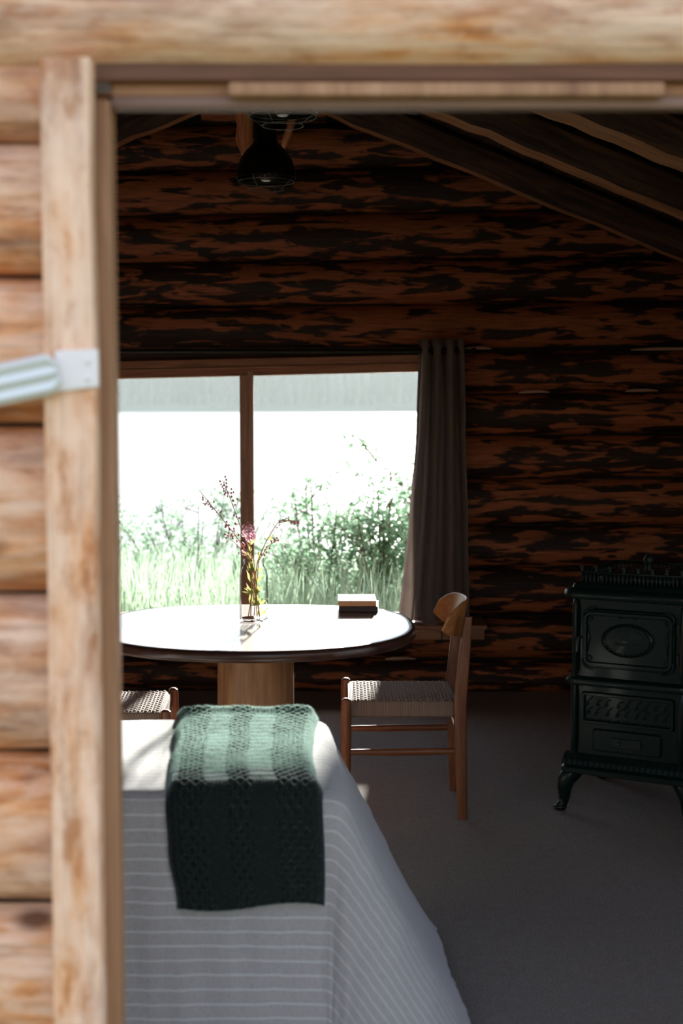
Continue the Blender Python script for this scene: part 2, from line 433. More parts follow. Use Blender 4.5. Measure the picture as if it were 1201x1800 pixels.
for y0, y1 in ((-hy + .04, -.02), (.02, hy - .04)): MB().box(.03, .034, y0, y1, .03, 1.12).build('pane', M['pane'], w2)

# front wall, seen from outside
DX0, DX1, DZ = -.45, .69, 2.0
FX0, FX1 = .86, 1.96                                 # unseen opening added right of the door for more daylight on the floor
fw = MB().box(XL - .15, DX0, 2.30, 2.40, 0, 2.2).box(DX1, FX0, 2.30, 2.40, 0, 2.2).box(FX1, XR + .15, 2.30, 2.40, 0, 2.2).box(FX0, FX1, 2.30, 2.40, 0, .688).box(FX0, FX1, 2.30, 2.40, 1.922, 2.2).box(DX0, DX1, 2.30, 2.40, 2.03, 2.2)
fw.add([(x, y, z) for y in (2.30, 2.40) for x, z in ((XL, 2.2), (XR, 2.2), (AX, 3.28))], [(0, 1, 2), (3, 5, 4), (0, 3, 4, 1), (1, 4, 5, 2), (2, 5, 3, 0)])
wall_front = fw.build('wall_front', M['core'])
tag(wall_front, 'weathered pale log wall around the open doorway', 'wall', kind='structure')
fs_ = [0, .19, .437, .688, .939, 1.20, 1.470, 1.709, 1.922, 2.02]
for a, b in zip(fs_, fs_[1:]):
    log_piece(wall_front, M['xlog'], XL + .02, DX0 - .002, 2.325, a, b + (.03 if b > 2 else 0), .125, 0, seg=18, flat_front=.10, fit=1.0)
    for x0, x1 in (((DX1 + .002, FX0 - .004), (FX1 + .004, XR - .02)) if .6 < a < 1.8 else ((DX1 + .002, XR - .02),)):
        log_piece(wall_front, M['xlog'], x0, x1, 2.325, a, b + (.03 if b > 2 else 0), .125, 0, seg=18, flat_front=.10, fit=1.0)
log_piece(wall_front, M['xlog'], XL + .02, XR - .02, 2.31, 2.006, 2.27, .155, 0, seg=22, amp=.007, flat_front=.125)
for k in range(4):
    a = 2.27 + k * .235; d = (AZ + .1 - a - .12) / S
    if d > .2: log_piece(wall_front, M['xlog'], max(XL, AX - d), min(XR, AX + d), 2.325, a, a + .235, .125)

w3 = empty('added_window_front', ((FX0 + FX1) / 2, 2.33, .688)); tag(w3, 'unseen two-pane front window added right of the doorway to light the near floor', 'window', kind='structure')
hx = (FX1 - FX0) / 2
for nm, x0, x1, z0, z1 in (('jamb', -hx, -hx + .05, 0, 1.234), ('jamb', hx - .05, hx, 0, 1.234), ('mullion', -.025, .025, .03, 1.19), ('head', -hx + .05, hx - .05, 1.184, 1.232), ('sill', -hx + .05, hx - .05, .002, .04)):
    MB().box(x0, x1, -.12, .12, z0, z1).build(nm, M['wframev'], w3, bevel=.004)
for x0, x1 in ((-hx + .04, -.02), (.02, hx - .04)): MB().box(x0, x1, .02, .024, .03, 1.19).build('pane', M['pane'], w3)
# door trim
def board(name, mat, x0, x1, y0, y1, z0, z1, parent=None, bevel=.004):
    c = ((x0 + x1) / 2, (y0 + y1) / 2, (z0 + z1) / 2)
    return MB().box(x0 - c[0], x1 - c[0], y0 - c[1], y1 - c[1], z0 - c[2], z1 - c[2]).build(name, mat, parent, c, bevel=bevel)
def wavy_post(name, mat, x0, x1, y0, y1, z0, z1):
    c = ((x0 + x1) / 2, (y0 + y1) / 2, (z0 + z1) / 2); mb = MB(); rings = []
    for i in range(41):
        z = z0 + (z1 - z0) * i / 40
        e0 = .004 * noise.noise((z * 3, 1, 0)); e1 = .004 * noise.noise((z * 3, 7, 0))
        knot = .006 * math.exp(-((z - .83) / .025) ** 2) + .005 * math.exp(-((z - .74) / .02) ** 2)
        o = rrect(x0 - c[0] + e0, x1 - c[0] + e1, y0 - c[1] - knot, y1 - c[1], .007, 3)
        rings.append([(x, y, z - c[2]) for x, y in o])
    mb.loft(rings); return mb.build(name, mat, None, c, smooth=True)
def vertical(m):   # the weathered wood with its grain upright
    n_ = m.copy(); n_.name = m.name + '_upright'
    for nd in n_.node_tree.nodes:
        if nd.type == 'MAPPING':
            s_ = nd.inputs['Scale'].default_value; nd.inputs['Scale'].default_value = (s_[1], s_[1], s_[0])
    return n_
M['trimv'] = vertical(M['trim'])
post = wavy_post('trim_1', M['trimv'], -.449, -.373, 2.15, 2.20, 0, 2.018)
tag(post, 'pale upright trim board on the left of the doorway, carrying the white strap', 'door trim', kind='structure')
o = board('trim_2', M['stop'], -.40, -.357, 2.235, 2.29, 0, 1.975); tag(o, 'narrow brown door stop just inside the left trim board', 'door trim', kind='structure')
o = wavy_post('trim_3', M['trimv'], .655, .74, 2.15, 2.20, 0, 2.018); tag(o, 'pale upright trim board on the right side of the doorway', 'door trim', kind='structure')
o = board('trim_4', M['stop'], .60, .69, 2.235, 2.29, 0, 1.975); tag(o, 'narrow brown door stop on the right side of the doorway', 'door trim', kind='structure')
o = board('trim_5', wood('dark_head_board', (.07, .026, .012), (.14, .055, .024), (.22, .095, .045), 0, .8, .6, .2), -.40, .69, 2.225, 2.31, 2.000, 2.04); tag(o, 'reddish brown head board directly under the big lintel log', 'door trim', kind='structure')
o = board('trim_6', M['lintel'], -.357, .60, 2.245, 2.30, 1.981, 2.004); tag(o, 'brown door head strip behind the lighter stop strip', 'door trim', kind='structure')
o = board('trim_7', M['stop'], -.173, .495, 2.215, 2.246, 1.976, 1.997); tag(o, 'light planed stop strip under the door head', 'door trim', kind='structure')
o = board('trim_8', M['greywood'], -.357, .60, 2.240, 2.275, 1.9625, 1.9805); tag(o, 'greyed lowest edge board of the door head', 'door trim', kind='structure')

# white strap on the left trim
st = empty('door_strap', (-.3955, 2.148, 1.557))
tag(st, 'white metal door strap with a ribbed bar crossing the left trim board', 'strap')
MB().add([(-.035, 0, .028), (.031, 0, .031), (.031, 0, -.026), (-.035, 0, -.034)] + [(-.035, -.006, .028), (.031, -.006, .031), (.031, -.006, -.026), (-.035, -.006, -.034)],
         [(0, 1, 2, 3), (7, 6, 5, 4), (0, 4, 5, 1), (1, 5, 6, 2), (2, 6, 7, 3), (3, 7, 4, 0)]).build('plate', M['white_paint'], st, bevel=.003)
bar = MB(); R = Matrix.Rotation(math.radians(-13), 3, 'Y')
def rib_ring(u, e):
    hs = .031 * e; pts = []
    for zz, yy in ((hs, -.010), (hs * .72, -.018), (hs * .35, -.012), (0, -.019), (-hs * .35, -.012), (-hs * .72, -.018), (-hs, -.010), (-hs, -.004), (hs, -.004)):
        pts.append((u, yy, zz))
    return pts
ROT = Matrix.Rotation(math.radians(-12), 3, 'Y')
rings = []
for u, e in ((0, .55), (-.006, .85), (-.014, 1), (-.25, 1), (-.5, 1)):
    rings.append([tuple(ROT @ Vector(p) + Vector((-.028, -.006, -.004))) for p in rib_ring(u, e)])
bar.loft(rings).build('ribbed_bar', M['zinc'], st, bevel=.0015)
for z in (.012, -.014): MB().ell((.015, -.007, z), (.004, .003, .004), 8, 4).build('rivet', M['white_paint'], st, smooth='all')

# window
win = empty('window_1', (-.52, 7.40, .36)); tag(win, 'low wide two-pane window with a wooden frame looking onto the lake', 'window', kind='structure')
def wl_box(name, mat, x0, x1, y0, y1, z0, z1, rot=0, bevel=.004):
    c = Vector(((x0 + x1) / 2 + .52, (y0 + y1) / 2 - 7.40, (z0 + z1) / 2 - .36)); hx, hy, hz = (x1 - x0) / 2, (y1 - y0) / 2, (z1 - z0) / 2
    return MB().box(-hx, hx, -hy, hy, -hz, hz).build(name, mat, win, c, bevel=bevel, rot=(0, rot, 0))
TILT = math.radians(-1.3)
wl_box('head_filler', M['bark'], WX0 - .05, WX1 + .05, 7.43, 7.56, 1.70, 1.815)
wl_box('head_casing', M['wframe'], WX0 - .03, WX1 + .03, 7.385, 7.60, 1.708, 1.754, TILT)
wl_box('head_bead', M['sill'], WX0 - .02, WX1 + .02, 7.375, 7.43, 1.704, 1.713, TILT)
wl_box('head_stop', M['wframe'], WX0, WX1, 7.41, 7.60, 1.666, 1.706, TILT)
wl_box('jamb', M['wframev'], WX0 - .01, WX0 + .05, 7.40, 7.60, .39, 1.70)
wl_box('jamb', M['wframev'], WX1 - .05, WX1 + .01, 7.40, 7.60, .39, 1.70)
wl_box('mullion', M['wframev'], -.530, -.472, 7.42, 7.56, .39, 1.70)
wl_box('mullion_cover', M['wframev'], -.487, -.458, 7.405, 7.45, .39, 1.69)
wl_box('sill', M['sill'], WX0 - .06, .74, 7.155, 7.64, .375, .398)
wl_box('apron', M['sill'], WX0 - .05, .51, 7.185, 7.40, .320, .376)
wl_box('apron', M['sill'], .513, .73, 7.182, 7.40, .320, .375)
wl_box('pane', M['pane'], WX0 + .03, -.52, 7.535, 7.54, .39, 1.70, 0, 0)
wl_box('pane', M['pane'], -.475, WX1 - .03, 7.535, 7.54, .39, 1.70, 0, 0)

# ceiling: deck, planks, rafters, ridge
ang = math.atan(S)
ce = MB()
for sgn in (-1, 1):
    xe = XL - .5 if sgn < 0 else XR + .5
    vs = []
    for y in (1.9, 7.95):
        vs += [(AX, y, AZ + .195), (xe, y, AZ + .195 - S * abs(xe - AX)), (xe, y, AZ + .25 - S * abs(xe - AX)), (AX, y, AZ + .25)]
    ce.add(vs, [(0, 1, 2, 3), (7, 6, 5, 4), (0, 4, 5, 1), (1, 5, 6, 2), (2, 6, 7, 3), (3, 7, 4, 0)])
ceil = ce.build('ceiling', M['plank']); tag(ceil, 'dark board roof sloping both ways from the ridge, carried on hewn rafters', 'ceiling', kind='structure')
for sgn in (-1, 1):
    run = (2.55 if sgn > 0 else 2.5) / math.cos(ang); npl = 13
    for k in range(npl):
        d0 = run * k / npl; wdt = run / npl - .008
        mb = MB().box(d0 + .004, d0 + wdt, 2.48, 7.44, 0, .026)
        Rm = Matrix.Rotation(ang, 3, 'Y') if sgn > 0 else Matrix.Rotation(PI, 3, 'Z') @ Matrix.Rotation(ang, 3, 'Y') @ Matrix.Translation((0, 0, 0)).to_3x3()
        dz = random.uniform(0, .008)
        cen = Vector((d0 + wdt / 2, 4.96, 0))
        vs = [Vector(v_) - cen for v_ in mb.v]
        mb.v = [tuple(v_) for v_ in vs]
        x = AX + sgn * cen.x * math.cos(ang); z = AZ + .16 - cen.x * math.sin(ang) + dz
        mb.build('plank', M['plank'], ceil, (x, 4.96, z), rot=(0, sgn * ang, 0), bevel=.003)
def rafter(y, sgn, wd, dp, notch):
    """hewn pole: barky sides, fresh flat under face, one saw notch"""
    run = (2.75) / math.cos(ang); n = 34; mb = MB(); sd_ = random.uniform(0, 99); rings = []
    for i in range(n + 1):
        u = -run / 2 + run * i / n
        e = lambda q, a: a * noise.noise((u * 3.2 + sd_, q, 0)) + a * .5 * noise.noise((u * 9 + sd_, q, 2))
        b = e(1, .012); f0 = e(2, .020); f1 = e(3, .020)
        low = -dp / 2 + b + (.010 if notch is not None and abs(u - notch) < .012 else 0)
        rings.append([(u, -wd / 2 + .022 + f0, low), (u, wd / 2 - .022 + f1, low), (u, wd / 2 + f1 * .3, low + .03), (u, wd / 2, dp / 2 - .02), (u, wd / 2 - .02, dp / 2),
                      (u, -wd / 2 + .02, dp / 2), (u, -wd / 2, dp / 2 - .02), (u, -wd / 2 + f0 * .3, low + .03)])
    mb.loft(rings)
    for fi in range(len(mb.f)):
        q = fi % 8
        if fi < n * 8: mb.mi[fi] = 1 if q in (0,) else 0
    mid = 2.75 / 2
    x = AX + sgn * mid; z = AZ + dp / 2 / math.cos(ang) - S * mid
    return mb.build('rafter', [M['bark'], M['hewn']], ceil, (x, y, z), rot=(0, sgn * ang, 0), smooth=True)
for i, y in enumerate((7.12, 6.18, 5.38, 4.58, 3.78, 2.98)):
    wd = (.14, .20, .24, .16, .16, .16)[i]
    for sgn in (-1, 1): rafter(y, sgn, wd, .14, (-.16, -.35, -.33, None, None, None)[i] if sgn > 0 else None)
mb = MB(); mb.tube([(0, -2.55 + .3 * k, .008 * noise.noise((k * .7, 0, 0))) for k in range(18)], .075, 12)
mb.build('ridge_beam', M['bark'], ceil, (AX, 5.0, AZ + .07), smooth=True)

# outdoors
g = MB(); nx, ny = 24, 20; ys = [7.62 + (26 - 7.62) * (j / ny) ** 1.4 for j in range(ny + 1)]
gv = []
for y in ys:
    for i in range(nx + 1):
        x = -14 + 28 * i / nx
        z = -.06 - .55 * max(0, min(1, (y - 9.5) / 10)) ** 1.2 + .03 * noise.noise((x * .6, y * .6, 0))
        gv.append((x, y, z))
g.add(gv, [(j * (nx + 1) + i, j * (nx + 1) + i + 1, (j + 1) * (nx + 1) + i + 1, (j + 1) * (nx + 1) + i) for j in range(ny) for i in range(nx)])
g.box(-14, 14, -6, 2.1, -.12, -.02).box(2.4, 14, 2.1, 7.62, -.12, -.02)
o = g.build('ground', M['meadow'], smooth=True); tag(o, 'meadow bank between the cabin window and the lake', 'ground', kind='structure')
LZ = -.50
lake = MB(); lake.add([(-900, 17, LZ), (900, 17, LZ), (900, 640, LZ), (-900, 640, LZ)], [(0, 1, 2, 3)])
o = lake.build('lake', M['lake']); tag(o, 'bright calm lake beyond the grass and bushes', 'lake', kind='structure')
sh = MB(); n = 300; sv = []
for i in range(n + 1):
    x = -900 + 1800 * i / n; hz_ = 3 * noise.noise((x * .05, 4, 0)) + 2 * noise.noise((x * .23, 4, 0))
    sv += [(x, 624 + 4 * noise.noise((x * .02, 0, 0)), LZ - .2), (x, 631 + 2 * noise.noise((x * .03, 0, 0)), .6), (x, 720, 29 + hz_), (x, 790, 52)]
sh.add(sv, [(i * 4 + k, (i + 1) * 4 + k, (i + 1) * 4 + k + 1, i * 4 + k + 1) for i in range(n) for k in range(3)])
o = sh.build('far_shore', M['spruce'], smooth=True); o.data.materials[0] = plain('forest_hill', (.05, .085, .075), .9); tag(o, 'wooded far shore across the lake', 'shore', kind='structure')

t = NT('lake_mist')
vs_ = t.n('VolumeScatter', {'Color': (.88, 1, .98, 1), 'Density': .00036, 'Anisotropy': .2})
t.t.links.new(vs_.outputs[0], t.out.inputs['Volume']); M['mist'] = t.m
o = MB().box(-320, 320, 40, 622, -.4, 36).build('lake_mist', M['mist']); tag(o, 'bright summer haze over the lake in front of the far forest', 'haze', kind='stuff')
def spruce(seed):
    r = random.Random(seed); mb = MB(); h = 20
    mb.tube([(0, 0, 0), (0, 0, h * .9)], [.22, .04], 6)
    nt = 15
    for k in range(nt):
        z = h * (.10 + .88 * k / nt); rad = (1 - k / nt) ** .8 * 1.75 + .2; m = 11
        vs = [(0, 0, z + 2.1)]
        for q in range(m):
            a = 2 * PI * q / m + r.uniform(-.2, .2); rr = rad * r.uniform(.55, 1.12)
            vs.append((rr * math.cos(a), rr * math.sin(a), z - .35 * rr + r.uniform(-.2, .2)))
        mb.add(vs, [(0, 1 + q, 1 + (q + 1) % m) for q in range(m)])
    return mb
protos = []
def place_tree(i, x, y, z, s):
    src = protos[i % 4] if len(protos) == 4 else None
    if src is None:
        e = empty('spruce_tree'); mb = spruce(40 + i)
        trunk = MB(); trunk.tube([(0, 0, -.5), (0, 0, 3)], [.25, .2], 6); trunk.build('trunk', M['twig'], e)
        mb.build('crown', M['spruce'], e); protos.append(e); r = e
    else: r = copy_tree(src)
    r.location = (x, y, z); r.scale = (s, s, s * random.uniform(.85, 1.2)); r.rotation_euler = (0, 0, random.uniform(0, 6))
    tag(r, 'pale hazy spruce in the forest line across the lake', 'tree', 'spruces on the far shore')
i = 0
for row, (yy, zz, dx) in enumerate(((636, 2.2, 3.7), (648, 6.0, 3.9), (662, 10.4, 4.1), (680, 16.0, 4.6))):
    x = -150
    while x < 80:
        place_tree(i, x + random.uniform(-.5, .5), yy + random.uniform(-4, 4), zz - .4, random.uniform(.85, 1.15)); i += 1; x += dx

def bush(name, loc, wx, wy, h, nleaf, leafsize, mat, label, stems=9, low=.05):
    e = empty(name, loc); tag(e, label, 'bush', 'bushes outside the window')
    r = random.Random(sum(map(ord, label))); tw = MB(); lv = MB()
    tips = []
    for k in range(stems):
        a = r.uniform(0, 2 * PI); q = math.sqrt(r.random())
        tx, ty = wx * q * math.cos(a), wy * q * math.sin(a); hh = h * r.uniform(.55, 1.0) * (1 - .3 * q * q)
        p = [(tx * .25, ty * .25, -.05), (tx * .6, ty * .6, hh * .45), (tx, ty, hh)]
        tw.tube(p, [.011, .008, .003], 5); tips.append(p)
        for b in range(5):
            f = r.uniform(.3, .9); bx = tx * (.25 + .75 * f); by = ty * (.25 + .75 * f); bz = hh * f
            ex = (bx + r.uniform(-.22, .22), by + r.uniform(-.2, .2), bz + r.uniform(.05, .28))
            tw.tube([(bx, by, bz), ex], [.005, .002], 4); tips.append([(bx, by, bz), ex])
    for k in range(nleaf):
        p = tips[r.randrange(len(tips))]; f = r.random() ** .7
        i0 = min(int(f * (len(p) - 1)), len(p) - 2); g_ = f * (len(p) - 1) - i0
        c = Vector(p[i0]).lerp(Vector(p[i0 + 1]), g_) + Vector((r.gauss(0, .06), r.gauss(0, .06), r.gauss(0, .05)))
        if c.z < low: c.z = low + r.random() * .1
        d = Vector((r.gauss(0, 1), r.gauss(0, 1), r.gauss(0, .6))).normalized(); s = d.cross(Vector((r.gauss(0, .5), r.gauss(0, .5), 1))).normalized()
        u = s.cross(d); L = leafsize * r.uniform(.7, 1.3); W = L * .30
        lv.add([c, c + d * L * .45 + s * W - u * L * .06, c + d * L - u * L * .1, c + d * L * .45 - s * W - u * L * .06, c + d * L * .5 + u * 0], [(0, 1, 4), (1, 2, 4), (2, 3, 4), (3, 0, 4)])
    tw.build('branches', M['twig'], e); o = lv.build('foliage', mat, e); o['kind'] = 'stuff'
bush('leafy_bush', (.30, 9.6, -.05), .42, .45, 1.42, 2600, .055, M['leaf'], 'tall dense green bush at the right edge of the window view', 13)
bush('leafy_bush', (-.16, 9.9, -.05), .42, .4, 1.22, 1900, .052, M['leaf'], 'middle green bush just right of the window mullion', 11)
bush('leafy_bush', (.75, 10.6, -.08), .5, .5, 1.45, 1600, .055, M['leaf'], 'green bush behind the curtain at the far right of the window', 10)
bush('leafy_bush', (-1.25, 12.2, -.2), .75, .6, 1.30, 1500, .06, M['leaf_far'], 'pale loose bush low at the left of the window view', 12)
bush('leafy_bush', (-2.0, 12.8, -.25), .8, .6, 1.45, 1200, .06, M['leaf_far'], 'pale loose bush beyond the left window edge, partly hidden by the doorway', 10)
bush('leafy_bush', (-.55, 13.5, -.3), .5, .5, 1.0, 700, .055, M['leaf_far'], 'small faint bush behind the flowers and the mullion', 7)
gr = MB(); r = random.Random(3)
for k in range(9000):
    y = 8.0 + 5.0 * r.random() ** 1.2; x = r.uniform(-.35 * y, .16 * y); h = r.uniform(.30, .72) * (1.05 - .03 * (y - 8)); a = r.uniform(0, PI); wq = .0055
    bx, by = wq * math.cos(a), wq * math.sin(a); lx, ly = r.gauss(0, .10), r.gauss(0, .08); z = -.10 - .04 * max(0, y - 9.5)
    gr.add([(x - bx, y - by, z), (x + bx, y + by, z), (x + lx * .4 + bx * .8, y + ly * .4 + by * .8, z + h * .6), (x + lx * .4 - bx * .8, y + ly * .4 - by * .8, z + h * .6), (x + lx, y + ly, z + h)], [(0, 1, 2, 3), (3, 2, 4)])
o = gr.build('tall_grass', M['grass']); tag(o, 'tall sunlit grass standing right outside the window', 'grass', kind='stuff')

# ------------------------------------------------------------------ bed and covers
BX0, BX1, BY0, BY1, BZ = -2.25, .0, 3.175, 3.99, .62
bed = empty('bed', (-1.15, 3.58, 0)); tag(bed, 'single bed standing across the doorway under the striped bedspread', 'bed')
MB().prism(rrect(-1.08, 1.07, -.39, .39, .06), .36, .595).build('mattress', M['mattress'], bed, smooth=True)
MB().box(-1.08, 1.07, -.385, .385, .24, .36).build('bed_frame', M['bedwood'], bed, bevel=.008)
for sx in (-1.02, 1.01):
    for sy in (-.33, .33): MB().box(sx - .03, sx + .03, sy - .03, sy + .03, 0, .24).build('leg', M['bedwood'], bed, bevel=.004)

def drape(s, t_):
    """plan point of the cloth -> point in space"""
    rx0, rx1, ry0, ry1 = BX0 + .05, BX1 - .03 - .055 * (min(max(t_, BY0), BY1) - BY0) / (BY1 - BY0), BY0 + .05, BY1 - .05
    qx, qy = min(max(s, rx0), rx1), min(max(t_, ry0), ry1)
    dx, dy = s - qx, t_ - qy; d = math.hypot(dx, dy)
    top = BZ + .004 * noise.noise((s * 3, t_ * 3, 0)) + .0025 * noise.noise((s * 14, t_ * 9, 4))
    if d < 1e-6: return Vector((s, t_, top))
    n_ = Vector((dx / d, dy / d)); r = .055; d = min(d, .645)
    if n_.x > 0: ft = max(0, n_.x) ** 1.5; flare = .06 + .40 * ft
    else: flare = .06
    if d < r * PI / 2:
        a = d / r; h, dr = r * math.sin(a), r * (1 - math.cos(a))
        pass
    else:
        e = d - r * PI / 2; h = r; dr = r
        fold = .007 * min(1, e / .3) * (math.sin(3.1 * math.atan2(n_.y, n_.x) + 1.0) + .5 * math.sin((s - t_) * 13)) * (1 if n_.x > .02 else .35)
        cs = 1 / math.sqrt(1 + .3 * flare * flare); h += e * flare + (.16 * e ** 3 * n_.x if n_.x > 0 else 0) + fold; dr += e * cs
    z = top - dr
    if z < .012:
        ex = .012 - z; h += ex * .8; z = .012 + .004 * (1 + noise.noise((s * 9, t_ * 9, 0)))
    p = Vector((qx + n_.x * h, qy + n_.y * h, z))
    wr = .004 * noise.noise((s * 5, t_ * 26, 1)) if abs(dy) < 1e-6 else .006 * noise.noise((s * 18, t_ * 4, 1))
    return p + Vector((n_.x * wr, n_.y * wr, 0))
bs = MB(); S0, S1, T0, T1 = BX0 - .1, BX1 + .63, BY0 - .575, BY1 + .58
ns, ntt = 220, 170; pts = []; uvs = []
for j in range(ntt + 1):
    for i in range(ns + 1):
        s_ = S0 + (S1 - S0) * i / ns; t_ = T0 + (T1 - T0) * j / ntt; pts.append(drape(s_, t_)); uvs.append((s_, t_))
bs.add(pts, [(j * (ns + 1) + i, j * (ns + 1) + i + 1, (j + 1) * (ns + 1) + i + 1, (j + 1) * (ns + 1) + i) for j in range(ntt) for i in range(ns)])
def set_uv(o, uvs):
    me = o.data; l = me.uv_layers.new(name='UVMap'); idx = [0] * len(me.loops); me.loops.foreach_get('vertex_index', idx)
    l.data.foreach_set('uv', [c for k in idx for c in uvs[k]])
o = bs.build('bedspread', M['bedspread'], smooth='all'); set_uv(o, uvs)
sm = o.modifiers.new('thickness', 'SOLIDIFY'); sm.thickness = .004; sm.offset = 1
tag(o, 'grey bedspread with thin white stripes hanging down to the carpet', 'bedspread')

# knitted throw
th = MB(); nu, nv = 190, 460; LT, LH = .80, .235
def spine(v):
    """distance along the throw from its far fold -> (y, z, normal y, normal z)"""
    r = .06; y_edge = BY0 + .05
    y = BY1 + .005 - v
    if y > y_edge: return (y, BZ, 0, 1)
    e = y_edge - y
    if e < r * PI / 2:
        a = e / r; return (y_edge - r * math.sin(a), BZ - r + r * math.cos(a), -math.sin(a), math.cos(a))
    e -= r * PI / 2; return (y_edge - r - .06 * e, BZ - r - e, -.998, .06)
VTOT = (BY1 + .005) - (BY0 + .05) + .06 * PI / 2 + .19
def lerp_tab(tab, v):
    for (a, x), (b, y_) in zip(tab, tab[1:]):
        if v <= b: f = (v - a) / (b - a); f = f * f * (3 - 2 * f); return x + (y_ - x) * f
    return tab[-1][1]
Lx = [(0, -.470), (.10, -.455), (.50, -.425), (.80, -.400), (.92, -.394), (1.05, -.372), (1.2, -.352)]
Rx = [(0, -.080), (.06, -.068), (.45, -.072), (.66, -.062), (.80, -.040), (.92, -.034), (1.2, -.040)]
def knit(u, v):
    """height of the knit: lace columns with eyelets, ribbed plain columns, rolled selvedge"""
    def col(a, b): return max(0, min(1, (u - a) / .015)) * max(0, min(1, (b - u) / .015))
    lace = max(col(.07, .25), col(.39, .54), col(.70, .93))
    uu = u * .37
    p = .030
    a = math.sin(2 * PI * (v / p + uu / .026)); b = math.sin(2 * PI * (v / p - uu / .026 + .25))
    strand = max(a, b) ; eye = max(0, -min(a + b, 0)) 
    hl = .0034 + .0020 * strand - .0120 * max(0, eye - .55)
    rib = .0030 + .0006 * math.sin(2 * PI * uu / .0088) + .0003 * math.sin(2 * PI * v / .006)
    h = rib * (1 - lace) + hl * lace
    h += .001 * noise.noise((uu * 40, v * 30, 0)) + .0004 * noise.noise((uu * 170, v * 150, 0))
    return h
tv = []; tuv = []
for j in range(nv + 1):
    v = VTOT * j / nv; y, z, ny_, nz_ = spine(v)
    hang = max(0, (v - .80))
    bot = .010 * noise.noise((j * .0, 3.3, 0))
    for i in range(nu + 1):
        u = i / nu; x0, x1 = lerp_tab(Lx, v), lerp_tab(Rx, v)
        x = x0 + (x1 - x0) * u + .006 * noise.noise((v * 6, u * 1.5, 0)) * (1 if .02 < u < .98 else 1.2)
        edge = min(u, 1 - u) * .37; roll = math.sin(min(1, edge / .022) * PI / 2)
        ev = min(v, VTOT - v); rollv = math.sin(min(1, ev / (.03 if v < .5 else .012)) * PI / 2)
        fold = .010 * math.exp(-((v - .03) / .035) ** 2) if v < .3 else 0
        h = .005 + (.020 + knit(u, v) + fold + .006 * noise.noise((u * 4, v * 5, 2))) * min(roll, rollv)
        yy = y; zz = z
        if v > VTOT - .12:                                # wavy lower hem
            k = (v - (VTOT - .12)) / .12; zz -= k * (.010 * math.sin(u * 5.5 + .3) + .012 * (u < .12) * 0)
        tv.append((x, yy + ny_ * h, zz + nz_ * h)); tuv.append((u * .37, v))
th.add(tv, [(j * (nu + 1) + i, (j + 1) * (nu + 1) + i, (j + 1) * (nu + 1) + i + 1, j * (nu + 1) + i + 1) for j in range(nv) for i in range(nu)])
o = th.build('throw_blanket', M['throw'], smooth='all'); set_uv(o, tuv)
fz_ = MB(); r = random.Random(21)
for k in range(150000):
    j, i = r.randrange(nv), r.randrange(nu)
    vq = j / nv + .05 * noise.noise((i / nu * 4, j / nv * 6, 0))        # sunlit look put into pale fibre density: dense on top, sparse where it hangs
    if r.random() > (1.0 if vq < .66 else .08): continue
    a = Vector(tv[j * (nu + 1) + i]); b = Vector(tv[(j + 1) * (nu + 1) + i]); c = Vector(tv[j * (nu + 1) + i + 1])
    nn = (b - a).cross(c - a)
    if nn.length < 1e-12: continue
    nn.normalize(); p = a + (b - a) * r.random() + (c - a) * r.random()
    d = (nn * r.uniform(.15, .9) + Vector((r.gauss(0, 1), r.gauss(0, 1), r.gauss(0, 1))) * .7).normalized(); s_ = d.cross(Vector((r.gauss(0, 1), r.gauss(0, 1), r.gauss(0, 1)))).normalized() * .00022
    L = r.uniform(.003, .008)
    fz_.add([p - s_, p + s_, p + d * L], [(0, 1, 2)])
fo = fz_.build('mohair_sunlit_fuzz', M['fuzz'], o); fo['kind'] = 'stuff'
tag(o, 'green cable-knit throw blanket folded over the foot of the striped bed', 'throw')

# ------------------------------------------------------------------ dining table and what stands on it
tab = empty('dining_table', (-.30, 4.94, 0)); tag(tab, 'rounded varnished wooden table on a thick log pedestal before the window', 'table')
def tout(off):
    out = []
    for k in range(96):
        a = 2 * PI * k / 96; ca, sa = math.cos(a), math.sin(a); n_ = 2.15 if sa < 0 else 2.9
        rr = (abs(ca / (.56 - off)) ** n_ + abs(sa / (.545 - off)) ** n_) ** (-1 / n_)
        rr *= 1 + .008 * noise.noise((ca * 2, sa * 2, 5))
        out.append((rr * ca, rr * sa))
    return out
mb = MB(); prof = [(.030, .700), (.008, .703), (.0, .712), (.0, .728), (.004, .736), (.010, .7395), (.016, .740), (.024, .740)]
mb.loft([[(x, y, z) for x, y in tout(o_)] for o_, z in prof]); mb.mi = [1] * len(mb.f); mb.mi[-1] = 0
mb.build('tabletop', [M['tabletop'], M['tedge']], tab, smooth=True)
mb = MB(); rings = []
for k in range(15):
    z = .699 * k / 14; rings.append([((.134 + .012 * (1 - z / .7) ** 3 + .006 * noise.noise((math.cos(a) * 1.5, math.sin(a) * 1.5, z * 2))) * math.cos(a), (.134 + .012 * (1 - z / .7) ** 3) * math.sin(a), z) for a in [2 * PI * q / 28 for q in range(28)]])
mb.loft(rings).build('pedestal', M['pedestal'], tab, smooth=True)

